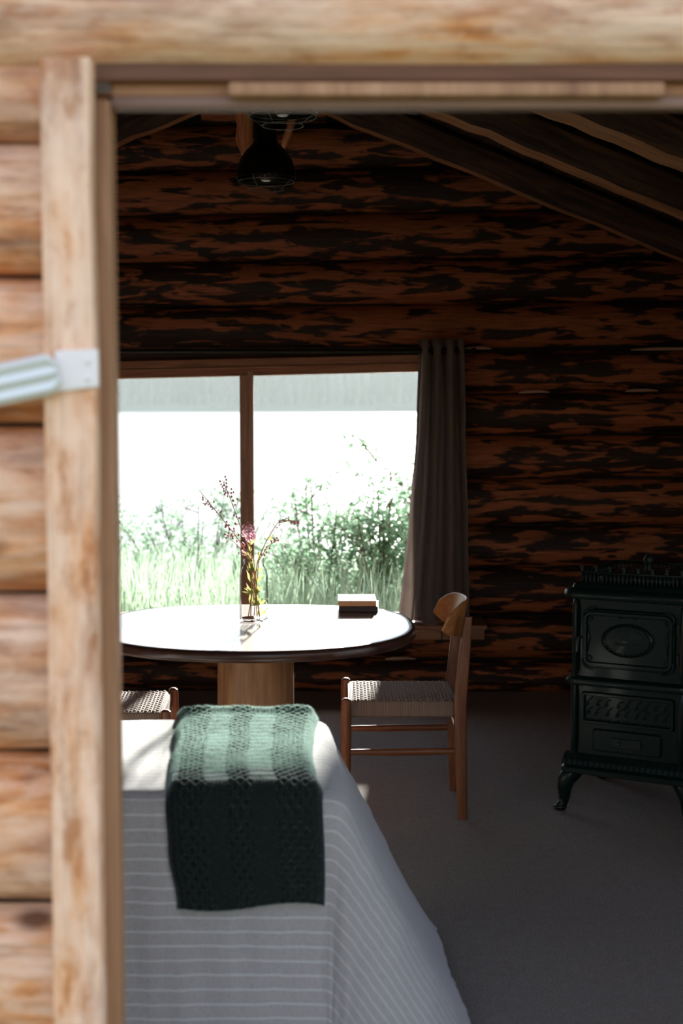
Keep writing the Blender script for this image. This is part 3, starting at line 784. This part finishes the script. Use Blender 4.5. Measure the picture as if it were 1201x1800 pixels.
jar = empty('glass_jar', (-.314, 5.05, .740)); tag(jar, 'clear glass jar of water holding wildflowers on the table', 'jar')
prof = [(.0, .003), (.040, .0), (.049, .006), (.050, .02), (.050, .165), (.046, .185), (.037, .197), (.036, .205), (.0385, .208), (.0385, .213), (.036, .216), (.037, .226), (.034, .226), (.033, .205), (.043, .183), (.047, .165), (.047, .02), (.044, .010), (.0, .010)]
MB().lathe(prof, 32).build('jar_body', M['jar'], jar, smooth=True)
for z in (.209, .218): MB().tube(circle((0, 0, z), .0375, 32), .0012, 6, closed=True).build('screw_thread', M['jar'], jar, smooth='all')
MB().lathe([(.0, .011), (.044, .011), (.0465, .02), (.0465, .105), (.0, .105)], 32).build('water', M['water'], jar, smooth=True)

def stem(base, pts, label, nbl, kind, spread, leaves=3, seed=1):
    r = random.Random(seed); e = empty('wildflower_stem', base); tag(e, label, 'flower', 'wildflowers in the jar')
    path = [Vector(p) for p in pts]
    dense = []
    for a, b in zip(path, path[1:]):
        for k in range(5): dense.append(a.lerp(b, k / 5))
    dense.append(path[-1])
    MB().tube(dense, [.0022 - .0012 * k / len(dense) for k in range(len(dense))], 5).build('stalk', M['stalk'], e, smooth='all')
    bl = MB(); bd = MB()
    for k in range(nbl):
        f = .50 + .5 * r.random() if kind != 'cluster' else .72 + .28 * r.random()
        i_ = min(int(f * (len(dense) - 1)), len(dense) - 2); c = dense[i_]
        d = Vector((r.gauss(0, 1), r.gauss(0, 1), r.gauss(.2, .8))).normalized() * spread * r.uniform(.3, 1)
        q = c + d
        bd.tube([c, q], [.0007, .0005], 4, 0)
        if kind == 'bud' or (kind == 'mix' and r.random() < .5): bd.ell(q, (.0032, .0032, .0045), 6, 4)
        else:
            ax = d.normalized(); s_ = ax.orthogonal().normalized(); t2 = ax.cross(s_)
            for m_ in range(4):
                a = PI / 2 * m_ + r.random(); dd = s_ * math.cos(a) + t2 * math.sin(a); e2 = ax.cross(dd)
                L = .0095 if kind == 'cluster' else .0065
                bl.add([q, q + dd * L * .6 + e2 * L * .4 + ax * .002, q + dd * L + ax * .003, q + dd * L * .6 - e2 * L * .4 + ax * .002], [(0, 1, 2, 3)])
            bd.ell(q, (.002, .002, .002), 5, 3)
    if bl.v: o = bl.build('blossoms', M['petal'], e); o['kind'] = 'stuff'
    o = bd.build('buds', M['orange_bud'] if kind == 'seed' else M['bud'], e); o['kind'] = 'stuff'
    lv = MB()
    for k in range(leaves):
        c = dense[int((.04 + .36 * r.random()) * len(dense))]; d = Vector((r.gauss(0, .35), r.gauss(0, .35), r.uniform(.2, 1))).normalized(); s_ = d.cross(Vector((0, 1, .2))).normalized() * .006; L = r.uniform(.03, .055)
        lv.add([c, c + d * L * .4 + s_, c + d * L, c + d * L * .4 - s_], [(0, 1, 2, 3)])
    if leaves: o = lv.build('leaves', M['leaf_jar'], e); o['kind'] = 'stuff'
B = (-.314, 5.05, .755)
stem(B, [(.012, 0, .0), (.0, 0, .19), (-.06, -.02, .29), (-.13, -.03, .38), (-.19, -.03, .455)], 'long wildflower stem leaning far left out of the jar', 34, 'mix', .022, 7, 1)
stem(B, [(.02, .01, .0), (.0, .01, .2), (-.05, .01, .33), (-.085, .01, .43), (-.11, .01, .49)], 'tallest wildflower stem rising up and left of the mullion', 30, 'bud', .028, 8, 2)
stem(B, [(-.01, -.012, .0), (-.005, -.01, .2), (-.012, -.01, .27), (-.02, -.012, .325)], 'short wildflower stem with the dense pink blossom cluster', 46, 'cluster', .026, 10, 3)
stem(B, [(-.02, .008, .0), (.015, .005, .2), (.045, 0, .27), (.085, 0, .335), (.13, -.005, .345), (.165, -.01, .335)], 'arching wildflower stem with orange seed heads bending right', 34, 'seed', .012, 7, 4)
stem(B, [(.0, .02, .0), (.018, .012, .2), (.05, .01, .25), (.085, .01, .275)], 'short wildflower stem with dark buds right of the jar mouth', 14, 'bud', .018, 6, 5)
stem(B, [(.022, -.01, .0), (-.012, -.005, .2), (-.05, -.01, .25), (-.10, -.015, .30)], 'low wildflower stem with small pink buds left of the jar mouth', 22, 'mix', .026, 6, 6)

def book(name, loc, rz, w_, d_, h_, cm, sm_, label, top=None):
    e = empty(name, loc, rz); tag(e, label, 'book')
    MB().box(-w_ / 2, w_ / 2, -d_ / 2, d_ / 2, 0, .0025).build('cover', cm, e, bevel=.0008)
    MB().box(-w_ / 2, w_ / 2, -d_ / 2, d_ / 2, h_ - .0025, h_).build('cover', top or cm, e, bevel=.0008)
    MB().box(-w_ / 2, w_ / 2, -d_ / 2 - .001, -d_ / 2 + .003, .001, h_ - .001).build('spine', sm_, e, bevel=.0012)
    MB().box(-w_ / 2 + .004, w_ / 2 - .004, -d_ / 2 + .003, d_ / 2 - .004, .0025, h_ - .0025).build('pages', M['pages'], e)
book('book', (.066, 5.345, .7405), math.radians(-2), .146, .17, .021, M['cover_dark'], M['cover_dark'], 'dark brown book at the bottom of the two-book stack')
book('book', (.058, 5.355, .762), math.radians(1), .142, .185, .021, M['cover_tan'], M['cover_tan'], 'tan-spined book with its upper cover painted sunlit white, on top of the stack', M['cover_sunlit'])

# ------------------------------------------------------------------ chairs (facing -x)
def make_chair():
    e = empty('dining_chair')
    for sy in (-1, 1):
        y = .195 * sy
        mb = MB(); mb.tube([(-.205, y, 0), (-.205, y, .15), (-.205, y, .36), (-.205, y, .425), (-.205, y, .440), (-.205, y, .446)], [.014, .0175, .0195, .0195, .017, .009], 12)
        mb.build('leg', M['chair'], e, smooth=True)
        mb = MB(); rings = []
        for x, z, hx, hy in ((.222, 0, .017, .014), (.212, .3, .022, .019), (.210, .44, .023, .019), (.224, .60, .020, .017), (.238, .745, .014, .013)):
            rings.append([(x + a, y + b, z) for a, b in rrect(-hx, hx, -hy, hy, .006, 3)])
        mb.loft(rings).build('leg', M['chair'], e, smooth=True)
        MB().tube([(-.20, y, .245), (0, y, .247), (.205, y, .25)], [.009, .012, .010], 10, flat=1.2).build('stretcher', M['chairx'], e, smooth=True)
    MB().tube([(-.205, -.19, .30), (-.205, .19, .30)], .010, 10).build('stretcher', M['chair'], e, smooth=True)
    MB().tube([(.212, -.19, .30), (.212, .19, .30)], .010, 10).build('stretcher', M['chair'], e, smooth=True)
    mb = MB(); o_ = rrect(-.200, .200, -.193, .193, .02, 4)
    mb.loft([[(x * k, y * k, z) for x, y in o_] for k, z in ((.97, .374), (1, .380), (1, .424), (.985, .432), (.95, .435))]); seat = mb.build('seat', M['cordwrap'], e, smooth=True)
    wv = MB(); nx, ny = 27, 11
    for i in range(nx):
        for j in range(ny):
            px, py = .36 / nx, .365 / ny
            x = -.18 + (i + .5) * px; y = -.1825 + (j + (.5 if i % 2 else 0.15)) * py
            zt = .4342 - .004 * math.exp(-((x / .12) ** 2 + (y / .12) ** 2)); a, b = px * .42, py * .31
            wv.add([(x - a, y - b, zt), (x + a, y - b, zt), (x + a, y + b, zt), (x - a, y + b, zt), (x - a * .5, y - b * .5, zt + .005), (x + a * .5, y - b * .5, zt + .005), (x + a * .5, y + b * .5, zt + .005), (x - a * .5, y + b * .5, zt + .005)],
                   [(4, 5, 6, 7), (0, 1, 5, 4), (1, 2, 6, 5), (2, 3, 7, 6), (3, 0, 4, 7)])
    wo_ = wv.build('woven_cord', M['cord'], seat); wo_['kind'] = 'stuff'
    # bent plywood back
    mb = MB(); n = 22; vs = []
    for i in range(n + 1):
        f = -1 + 2 * i / n; y = .232 * f; x = .232 - .085 * abs(f) ** 2.2
        hh = .064 * (1 - .62 * (max(0, abs(f) - .55) / .45) ** 2.2)
        zc = .728 - .004 * f * f; sl = .012
        for t_, dx in ((1, 0), (1, .011), (-1, .011), (-1, 0)):
            q = hh * t_ ; vs.append((x + dx + sl * t_, y * (1 + .0 * t_), zc + q))
    fs = []
    for i in range(n):
        for k in range(4): k2 = (k + 1) % 4; fs.append((i * 4 + k, i * 4 + k2, (i + 1) * 4 + k2, (i + 1) * 4 + k))
    fs += [(3, 2, 1, 0), tuple(n * 4 + k for k in range(4))]
    mb.add(vs, fs).build('backrest', M['chaback'], e, smooth=True, bevel=.003)
    return e
ch = make_chair(); ch.location = (.222, 5.31, 0); tag(ch, 'oak chair with woven cord seat at the right of the table below the curtain', 'chair', 'dining chairs')
c2 = copy_tree(ch); c2.location = (-.83, 5.10, 0); c2.rotation_euler = (0, 0, PI + math.radians(3)); c2['label'] = 'oak chair with woven cord seat left of the table, half hidden by the doorway'

# ------------------------------------------------------------------ curtain and rod
rod = empty('curtain_rod', (-.5, 7.235, 1.787)); tag(rod, 'thin black curtain rod over the window head', 'curtain rod')
MB().tube([(-1.35, 0, 0), (1.17, 0, 0)], .010, 12).build('rod', M['metal_black'], rod, smooth=True)
for s_ in (-1.35, 1.17): MB().ell((s_, 0, 0), (.018, .016, .016), 12, 8).build('finial', M['metal_black'], rod, smooth='all')
for s_ in (-1.30, 1.14):
    MB().tube([(s_, 0, -.006), (s_, .06, -.006), (s_, .165, -.006)], .006, 8).build('bracket', M['metal_black'], rod, smooth=True)
cu = empty('curtain', (.5, 7.235, 1.10)); tag(cu, 'brown-grey blackout curtain gathered at the right of the window', 'curtain')
mb = MB(); nu, nv = 110, 46; cv = []
for j in range(nv + 1):
    f = j / nv; z = 1.845 + (.404 - 1.845) * f
    xl = .392 - .108 * f ** 1.6; xr = .612 + .045 * f ** .8
    for i in range(nu + 1):
        u = i / nu; ph = u * 2 * PI * 3.5 + .35 * math.sin(f * 2.0 + u * 3)
        amp = .048 * (1 + .2 * f) * (.55 + .45 * min(1, u * 6)) 
        x = xl + (xr - xl) * (u + .028 * math.sin(ph * 2)) + .006 * noise.noise((u * 5, f * 4, 0))
        y = math.cos(ph) * amp + .006 * noise.noise((u * 7, f * 5, 3))
        cv.append((x - .5, y, z - 1.10))
mb.add(cv, [(j * (nu + 1) + i, (j + 1) * (nu + 1) + i, (j + 1) * (nu + 1) + i + 1, j * (nu + 1) + i + 1) for j in range(nv) for i in range(nu)])
o = mb.build('panel', M['curtain'], cu, smooth='all'); sm = o.modifiers.new('thickness', 'SOLIDIFY'); sm.thickness = .003; sm.offset = 0
for k in range(4):
    u = (k * .5 + .25) / 3.5 * 1.0 + .0
    for s_ in (0,):
        x = .392 + .22 * ((k + .25) / 3.5)
        MB().tube([(0, .020 * math.cos(a), .020 * math.sin(a)) for a in [2 * PI * q / 20 for q in range(20)]], .0035, 6, closed=True).build('grommet', M['metal_black'], cu, (x - .5 - .008, 0, .687), smooth='all')

# ------------------------------------------------------------------ pendant lamps and branch
def lamp(loc, top, label):
    e = empty('pendant_lamp', loc); tag(e, label, 'lamp', 'black cage pendant lamps')
    MB().lathe([(.052, .30), (.062, .27), (.060, .235), (.045, .21), (.043, .165), (.045, .140), (.058, .122), (.082, .100), (.104, .066), (.117, .026), (.121, -.008), (.117, -.008), (.100, .058), (.078, .092), (.045, .115), (.0, .12)], 32).build('shade', M['metal_black'], e, smooth=True)
    MB().lathe([(.0, .13), (.02, .13), (.022, .085), (.017, .07), (.0, .07)], 16).build('socket', M['metal_black'], e, smooth=True)
    b = MB().lathe([(.012, .075), (.018, .06), (.030, .035), (.033, .012), (.028, -.01), (.0, -.021)], 20).build('bulb', M['bulb'], e, smooth='all')
    MB().lathe([(.021, -.0165), (.015, -.0205), (.0, -.0225)], 16).build('bulb_tip', M['bulb_tip'], b, smooth='all')
    MB().tube([(-.006, 0, .06), (-.008, 0, .03), (0, 0, .012), (.008, 0, .03), (.006, 0, .06)], .0015, 5).build('filament', M['orange_bud'], b)
    cg = MB()
    for r_, z in ((.112, -.022), (.068, -.052)): cg.tube(circle((0, 0, z), r_, 40), .0016, 6, closed=True)
    for k in range(4):
        a = 2 * PI * k / 4 + 1.15; ca, sa = math.cos(a), math.sin(a)
        cg.tube([(.116 * ca, .116 * sa, .015), (.114 * ca, .114 * sa, .0), (.112 * ca, .112 * sa, -.022), (.068 * ca, .068 * sa, -.052)], .0013, 5)
    cg.build('wire_guard', M['wire'], e, smooth='all')
    MB().tube([(0, 0, .29), (0, 0, top - loc[2])], .006, 8).build('cord', M['metal_black'], e, smooth=True)
    MB().lathe([(.0, top - loc[2]), (.045, top - loc[2]), (.045, top - loc[2] - .02), (.012, top - loc[2] - .035), (.0, top - loc[2] - .035)][::-1], 20).build('ceiling_rose', M['metal_black'], e, smooth=True)
lamp((-.303, 5.8, 2.428), roofz(-.303) - .002, 'black bell-shaped cage pendant lamp hanging lowest before the gable wall')
lamp((-.195, 4.8, 2.485), roofz(-.195) - .002, 'nearer cage pendant lamp cut off by the door head, only its wire guard showing')
br = empty('crooked_branch', (-.32, 6.18, 2.6)); tag(br, 'crooked natural branch of orange wood hanging behind the cage lamps', 'branch')
mb = MB()
mb.tube([(-.10, 0, .40), (-.125, -.01, .33), (-.108, 0, .20), (-.092, 0, .11), (-.095, 0, .05), (-.078, 0, .0), (-.045, .005, -.022), (-.018, .01, .01), (-.01, .01, .05)], [.045, .043, .040, .038, .040, .038, .032, .022, .009], 12)
mb.tube([(.128, 0, .34), (.125, 0, .28), (.118, 0, .17), (.098, 0, .09), (.075, 0, .03), (.07, 0, .0)], [.030, .024, .020, .018, .016, .005], 10)
mb.tube([(-.10, 0, .38), (.01, 0, .385), (.125, 0, .33)], [.03, .028, .022], 10)
for v_i, p in enumerate(mb.v):
    q = Vector(p); mb.v[v_i] = tuple(q + .006 * noise.noise_vector(q * 18))
mb.build('limb', M['branch'], br, smooth='all')

# ------------------------------------------------------------------ parlour stove
stv = empty('parlor_stove', (.842, 5.235, 0), math.radians(-28)); tag(stv, 'black green cast iron parlor stove with curved legs at the right', 'stove')
SW, SD = .46, .50                                     # local: x 0..SW along the front, y 0..SD depth
def slab(x0, x1, y0, y1, prof, r):
    mb = MB(); rings = []
    for off, z in prof: rings.append([(x, y, z) for x, y in rrect(x0 + off, x1 - off, y0 + off, y1 - off, max(.004, r - off), 6)])
    return mb.loft(rings)
slab(0, SW, 0, SD, [(.012, .20), (.0, .21), (.0, .485), (.006, .49)], .045).build('lower_body', M['enamel'], stv, smooth=True)
slab(.004, SW - .004, .004, SD - .004, [(.01, .50), (0, .51), (0, .80), (.01, .81)], .045).build('upper_body', M['enamel'], stv, smooth=True)
slab(-.014, SW + .014, -.022, SD + .01, [(.012, .476), (.003, .480), (0, .490), (.003, .500), (.014, .506), (.02, .508)], .05).build('waist_ledge', M['enamel'], stv, smooth=True)
slab(-.024, SW + .024, -.030, SD + .02, [(.022, .796), (.006, .800), (0, .812), (.002, .826), (.010, .834), (.03, .838), (.035, .850), (.045, .856)], .06).build('top_plate', M['enamel'], stv, smooth=True)
slab(-.012, SW + .012, -.050, SD, [(.010, .150), (.0, .156), (0, .172), (.008, .180), (.016, .184)], .03).build('hearth_shelf', M['enamel'], stv, smooth=True)
# fluted apron over the shelf
mb = MB(); n = 44; vs = []
for i in range(n + 1):
    x = -.004 + (SW + .008) * i / n; q = .005 * (i % 2)
    vs += [(x, -.046 + q, .184), (x, -.036 + q, .200), (x, -.012 + q, .218), (x, .004, .222), (x, .004, .184)]
mb.add(vs, [(i * 5 + k, (i + 1) * 5 + k, (i + 1) * 5 + (k + 1) % 5, i * 5 + (k + 1) % 5) for i in range(n) for k in range(5)] + [tuple(range(5)), tuple(n * 5 + k for k in range(5))[::-1]])
mb.build('fluted_apron', M['iron'], stv)
def panel_frame(x0, x1, z0, z1, r, y, wd, dp):
    mb = MB(); o_ = rrect(x0, x1, z0, z1, r, 6); i_ = rrect(x0 + wd, x1 - wd, z0 + wd, z1 - wd, max(.004, r - wd), 6)
    n_ = len(o_); vs = [(x, y, z) for x, z in o_] + [(x, y - dp, z) for x, z in rrect(x0 + .004, x1 - .004, z0 + .004, z1 - .004, r, 6)] + [(x, y - dp, z) for x, z in i_] + [(x, y, z) for x, z in rrect(x0 + wd + .004, x1 - wd - .004, z0 + wd + .004, z1 - wd - .004, max(.004, r - wd), 6)]
    mb.add(vs, [(a * n_ + k, a * n_ + (k + 1) % n_, (a + 1) * n_ + (k + 1) % n_, (a + 1) * n_ + k) for a in range(3) for k in range(n_)])
    return mb
ud = MB(); ud.add([(x, -.001, z) for x, z in rrect(.055, .405, .545, .765, .03, 6)] + [(x, -.012, z) for x, z in rrect(.060, .400, .55, .76, .03, 6)], [tuple(range(28, 56))[::-1]] + [(k, (k + 1) % 28, 28 + (k + 1) % 28, 28 + k) for k in range(28)])
udo = ud.build('upper_door', M['enamel'], stv, smooth=True)
panel_frame(.062, .398, .552, .758, .03, -.012, .014, .010).build('door_rim', M['enamel'], udo, smooth=True)
cxm, czm = .23, .655
md = MB(); rings = []
for f, y in ((1, -.012), (.98, -.022), (.90, -.026), (.84, -.019), (.5, -.021), (.05, -.024)):
    rings.append([(cxm + .098 * f * math.cos(a), y, czm + .062 * f * math.sin(a)) for a in [2 * PI * q / 40 for q in range(40)]])
md.loft(rings).build('medallion', M['enamel'], udo, smooth=True)
bd = MB(); r = random.Random(5)
for k in range(26):
    a = 2 * PI * k / 26; bd.ell((cxm + .087 * math.cos(a), -.025, czm + .053 * math.sin(a)), (.0045, .004, .0045), 6, 4)
for k in range(16):
    a = PI * .15 + PI * .7 * k / 15; bd.box(cxm + .064 * math.cos(a) - .003, cxm + .064 * math.cos(a) + .003, -.025, -.018, czm + .036 * math.sin(a) - .006, czm + .036 * math.sin(a) + .006)
    bd.box(cxm - .045 + .006 * k - .0018, cxm - .045 + .006 * k + .0022, -.026, -.018, czm - .012 - .006, czm - .012 + .005)
o = bd.build('medallion_relief', M['iron'], udo); o['kind'] = 'stuff'
sc_ = MB()
for sx in (-1, 1):
    for sz in (-1, 1):
        pth = [(cxm + sx * (.140 - .010 * q * math.cos(q * 1.1)), -.016, czm + sz * (.078 - .008 * q * math.sin(q * 1.1))) for q in [k * .35 for k in range(14)]]
        sc_.tube(pth, .0035, 6)
    sc_.tube([(cxm + sx * .150, -.014, czm - .05), (cxm + sx * .145, -.017, czm), (cxm + sx * .150, -.014, czm + .05)], [.002, .005, .002], 6)
for k in range(7): sc_.ell((cxm - .03 + .01 * k, -.016, czm + .082 + .006 * math.sin(k * PI / 6)), (.005, .004, .005), 6, 4)
o = sc_.build('scrollwork', M['iron'], udo, smooth='all'); o['kind'] = 'stuff'
for z in (.60, .71): MB().tube([(.414, -.012, z - .018), (.414, -.012, z + .018)], .007, 10).build('hinge', M['iron'], stv, smooth=True)
mb = MB().tube([(.052, -.004, .655), (.048, -.03, .655), (.046, -.036, .640), (.046, -.036, .605)], [.005, .006, .007, .005], 8); mb.build('door_latch', M['nickel'], stv, smooth=True)
# lower front: grille panel, ash door
lp = panel_frame(.055, .405, .335, .455, .012, -.002, .012, .012).build('grille_frame', M['enamel'], stv, smooth=True)
gr_ = MB(); r = random.Random(9)
for i in range(9):
    cx_ = .085 + .29 * i / 8
    for s_ in (-1, 1):
        cx_ += r.uniform(-.006, .006); kq = r.uniform(.7, 1.25)
        pth = [(cx_ + kq * .016 * (1 - q / 7) * math.cos(q * s_), -.006, .395 + s_ * .016 + .022 * kq * (1 - q / 7) * math.sin(q + kq)) for q in [k * .5 for k in range(12)]]
        gr_.tube(pth, .0026, 5)
for k in range(19): gr_.ell((.075 + .31 * k / 18, -.006, .352 + .002 * (k % 2)), (.004, .004, .004), 6, 4)
o = gr_.build('scroll_grille', M['iron'], lp, smooth='all'); o['kind'] = 'stuff'
MB().add([(x, -.001, z) for x, z in rrect(.10, .36, .235, .32, .012, 4)] + [(x, -.010, z) for x, z in rrect(.105, .355, .24, .315, .012, 4)], [tuple(range(20, 40))[::-1]] + [(k, (k + 1) % 20, 20 + (k + 1) % 20, 20 + k) for k in range(20)]).build('ash_door', M['enamel'], stv, smooth=True)
MB().box(.175, .285, -.017, -.010, .258, .292).build('draft_slide', M['iron'], stv, bevel=.002)
MB().ell((.205, -.024, .275), (.007, .008, .007), 10, 6).build('draft_knob', M['nickel'], stv, smooth='all')
for x in (.03, .43):
    MB().tube([(x, -.006, .215), (x, -.012, .25), (x, -.012, .44), (x, -.006, .475)], [.008, .011, .011, .008], 8).build('corner_rib', M['enamel'], stv, smooth=True)
    MB().tube([(x, -.003, .515), (x, -.009, .54), (x, -.009, .77), (x, -.003, .79)], [.007, .010, .010, .007], 8).build('corner_rib', M['enamel'], stv, smooth=True)
# gallery on the top plate
gl = MB(); gl2 = MB()
gx0, gx1, gy0, gy1 = .045, SW - .045, .02, SD - .06
for p0, p1, k_ in (((gx0, gy0), (gx1, gy0), 24), ((gx0, gy1), (gx1, gy1), 24), ((gx0, gy0), (gx0, gy1), 26), ((gx1, gy0), (gx1, gy1), 26)):
    for k in range(k_ + 1):
        f = k / k_; x, y = p0[0] + (p1[0] - p0[0]) * f, p0[1] + (p1[1] - p0[1]) * f
        gl.tube([(x, y, .855), (x, y, .868), (x, y, .892)], [.003, .0042, .003], 6)
o = gl.build('gallery_spindles', M['iron'], stv, smooth='all'); o['kind'] = 'stuff'
for p in (((gx0, gy0), (gx1, gy0)), ((gx0, gy1), (gx1, gy1)), ((gx0, gy0), (gx0, gy1)), ((gx1, gy0), (gx1, gy1))):
    gl2.tube([(*p[0], .895), (*p[1], .895)], .005, 8)
rail = gl2.build('gallery_rail', M['enamel'], stv, smooth='all')
for k in range(8):
    x = gx0 + (gx1 - gx0) * k / 7
    MB().lathe([(.0, .0), (.006, .0), (.007, .004), (.004, .008), (.008, .014), (.006, .021), (.0, .026)], 8, (x, gy0, .898)).build('finial', M['iron'], stv, smooth='all')
slab(.08, SW - .08, .08, SD - .1, [(.01, .856), (0, .862), (0, .872), (.02, .882), (.05, .885)], .05).build('top_lid', M['iron'], stv, smooth=True)
MB().lathe([(.0, .0), (.02, 0), (.012, .012), (.016, .03), (.022, .045), (.012, .062), (.0, .07)], 14, (SW / 2, SD / 2, .884)).build('lid_finial', M['iron'], stv, smooth='all')
# cabriole legs
for sx, sy in ((0, 0), (1, 0), (0, 1), (1, 1)):
    x = .0 if sx == 0 else SW; y = -.01 if sy == 0 else SD - .02; dx, dy = (-1 if sx == 0 else 1), (-1 if sy == 0 else .6)
    P_ = [(.05, .172), (.022, .150), (-.006, .118), (-.012, .085), (.0, .05), (.014, .025), (.030, .012), (.042, .006)]
    Q_ = [.034, .037, .034, .027, .021, .018, .019, .012]
    pth = [(x - dx * .045 + dx * (.05 - a if i_ < 2 else (.05 - a if i_ < 4 else .062 + (a - 0) * .6)) * .75, y - dy * .025 + dy * (.05 - a if i_ < 4 else .062 + a * .6) * .5, max(z, Q_[i_])) for i_, (a, z) in enumerate(P_)]
    lg = MB().tube(pth, Q_, 10); lo = lg.build('leg', M['enamel'], stv, smooth='all')
    f_ = Vector(pth[-2]); MB().ell((f_.x, f_.y, .014), (.026, .022, .014), 12, 6).build('foot', M['enamel'], lo, smooth='all')
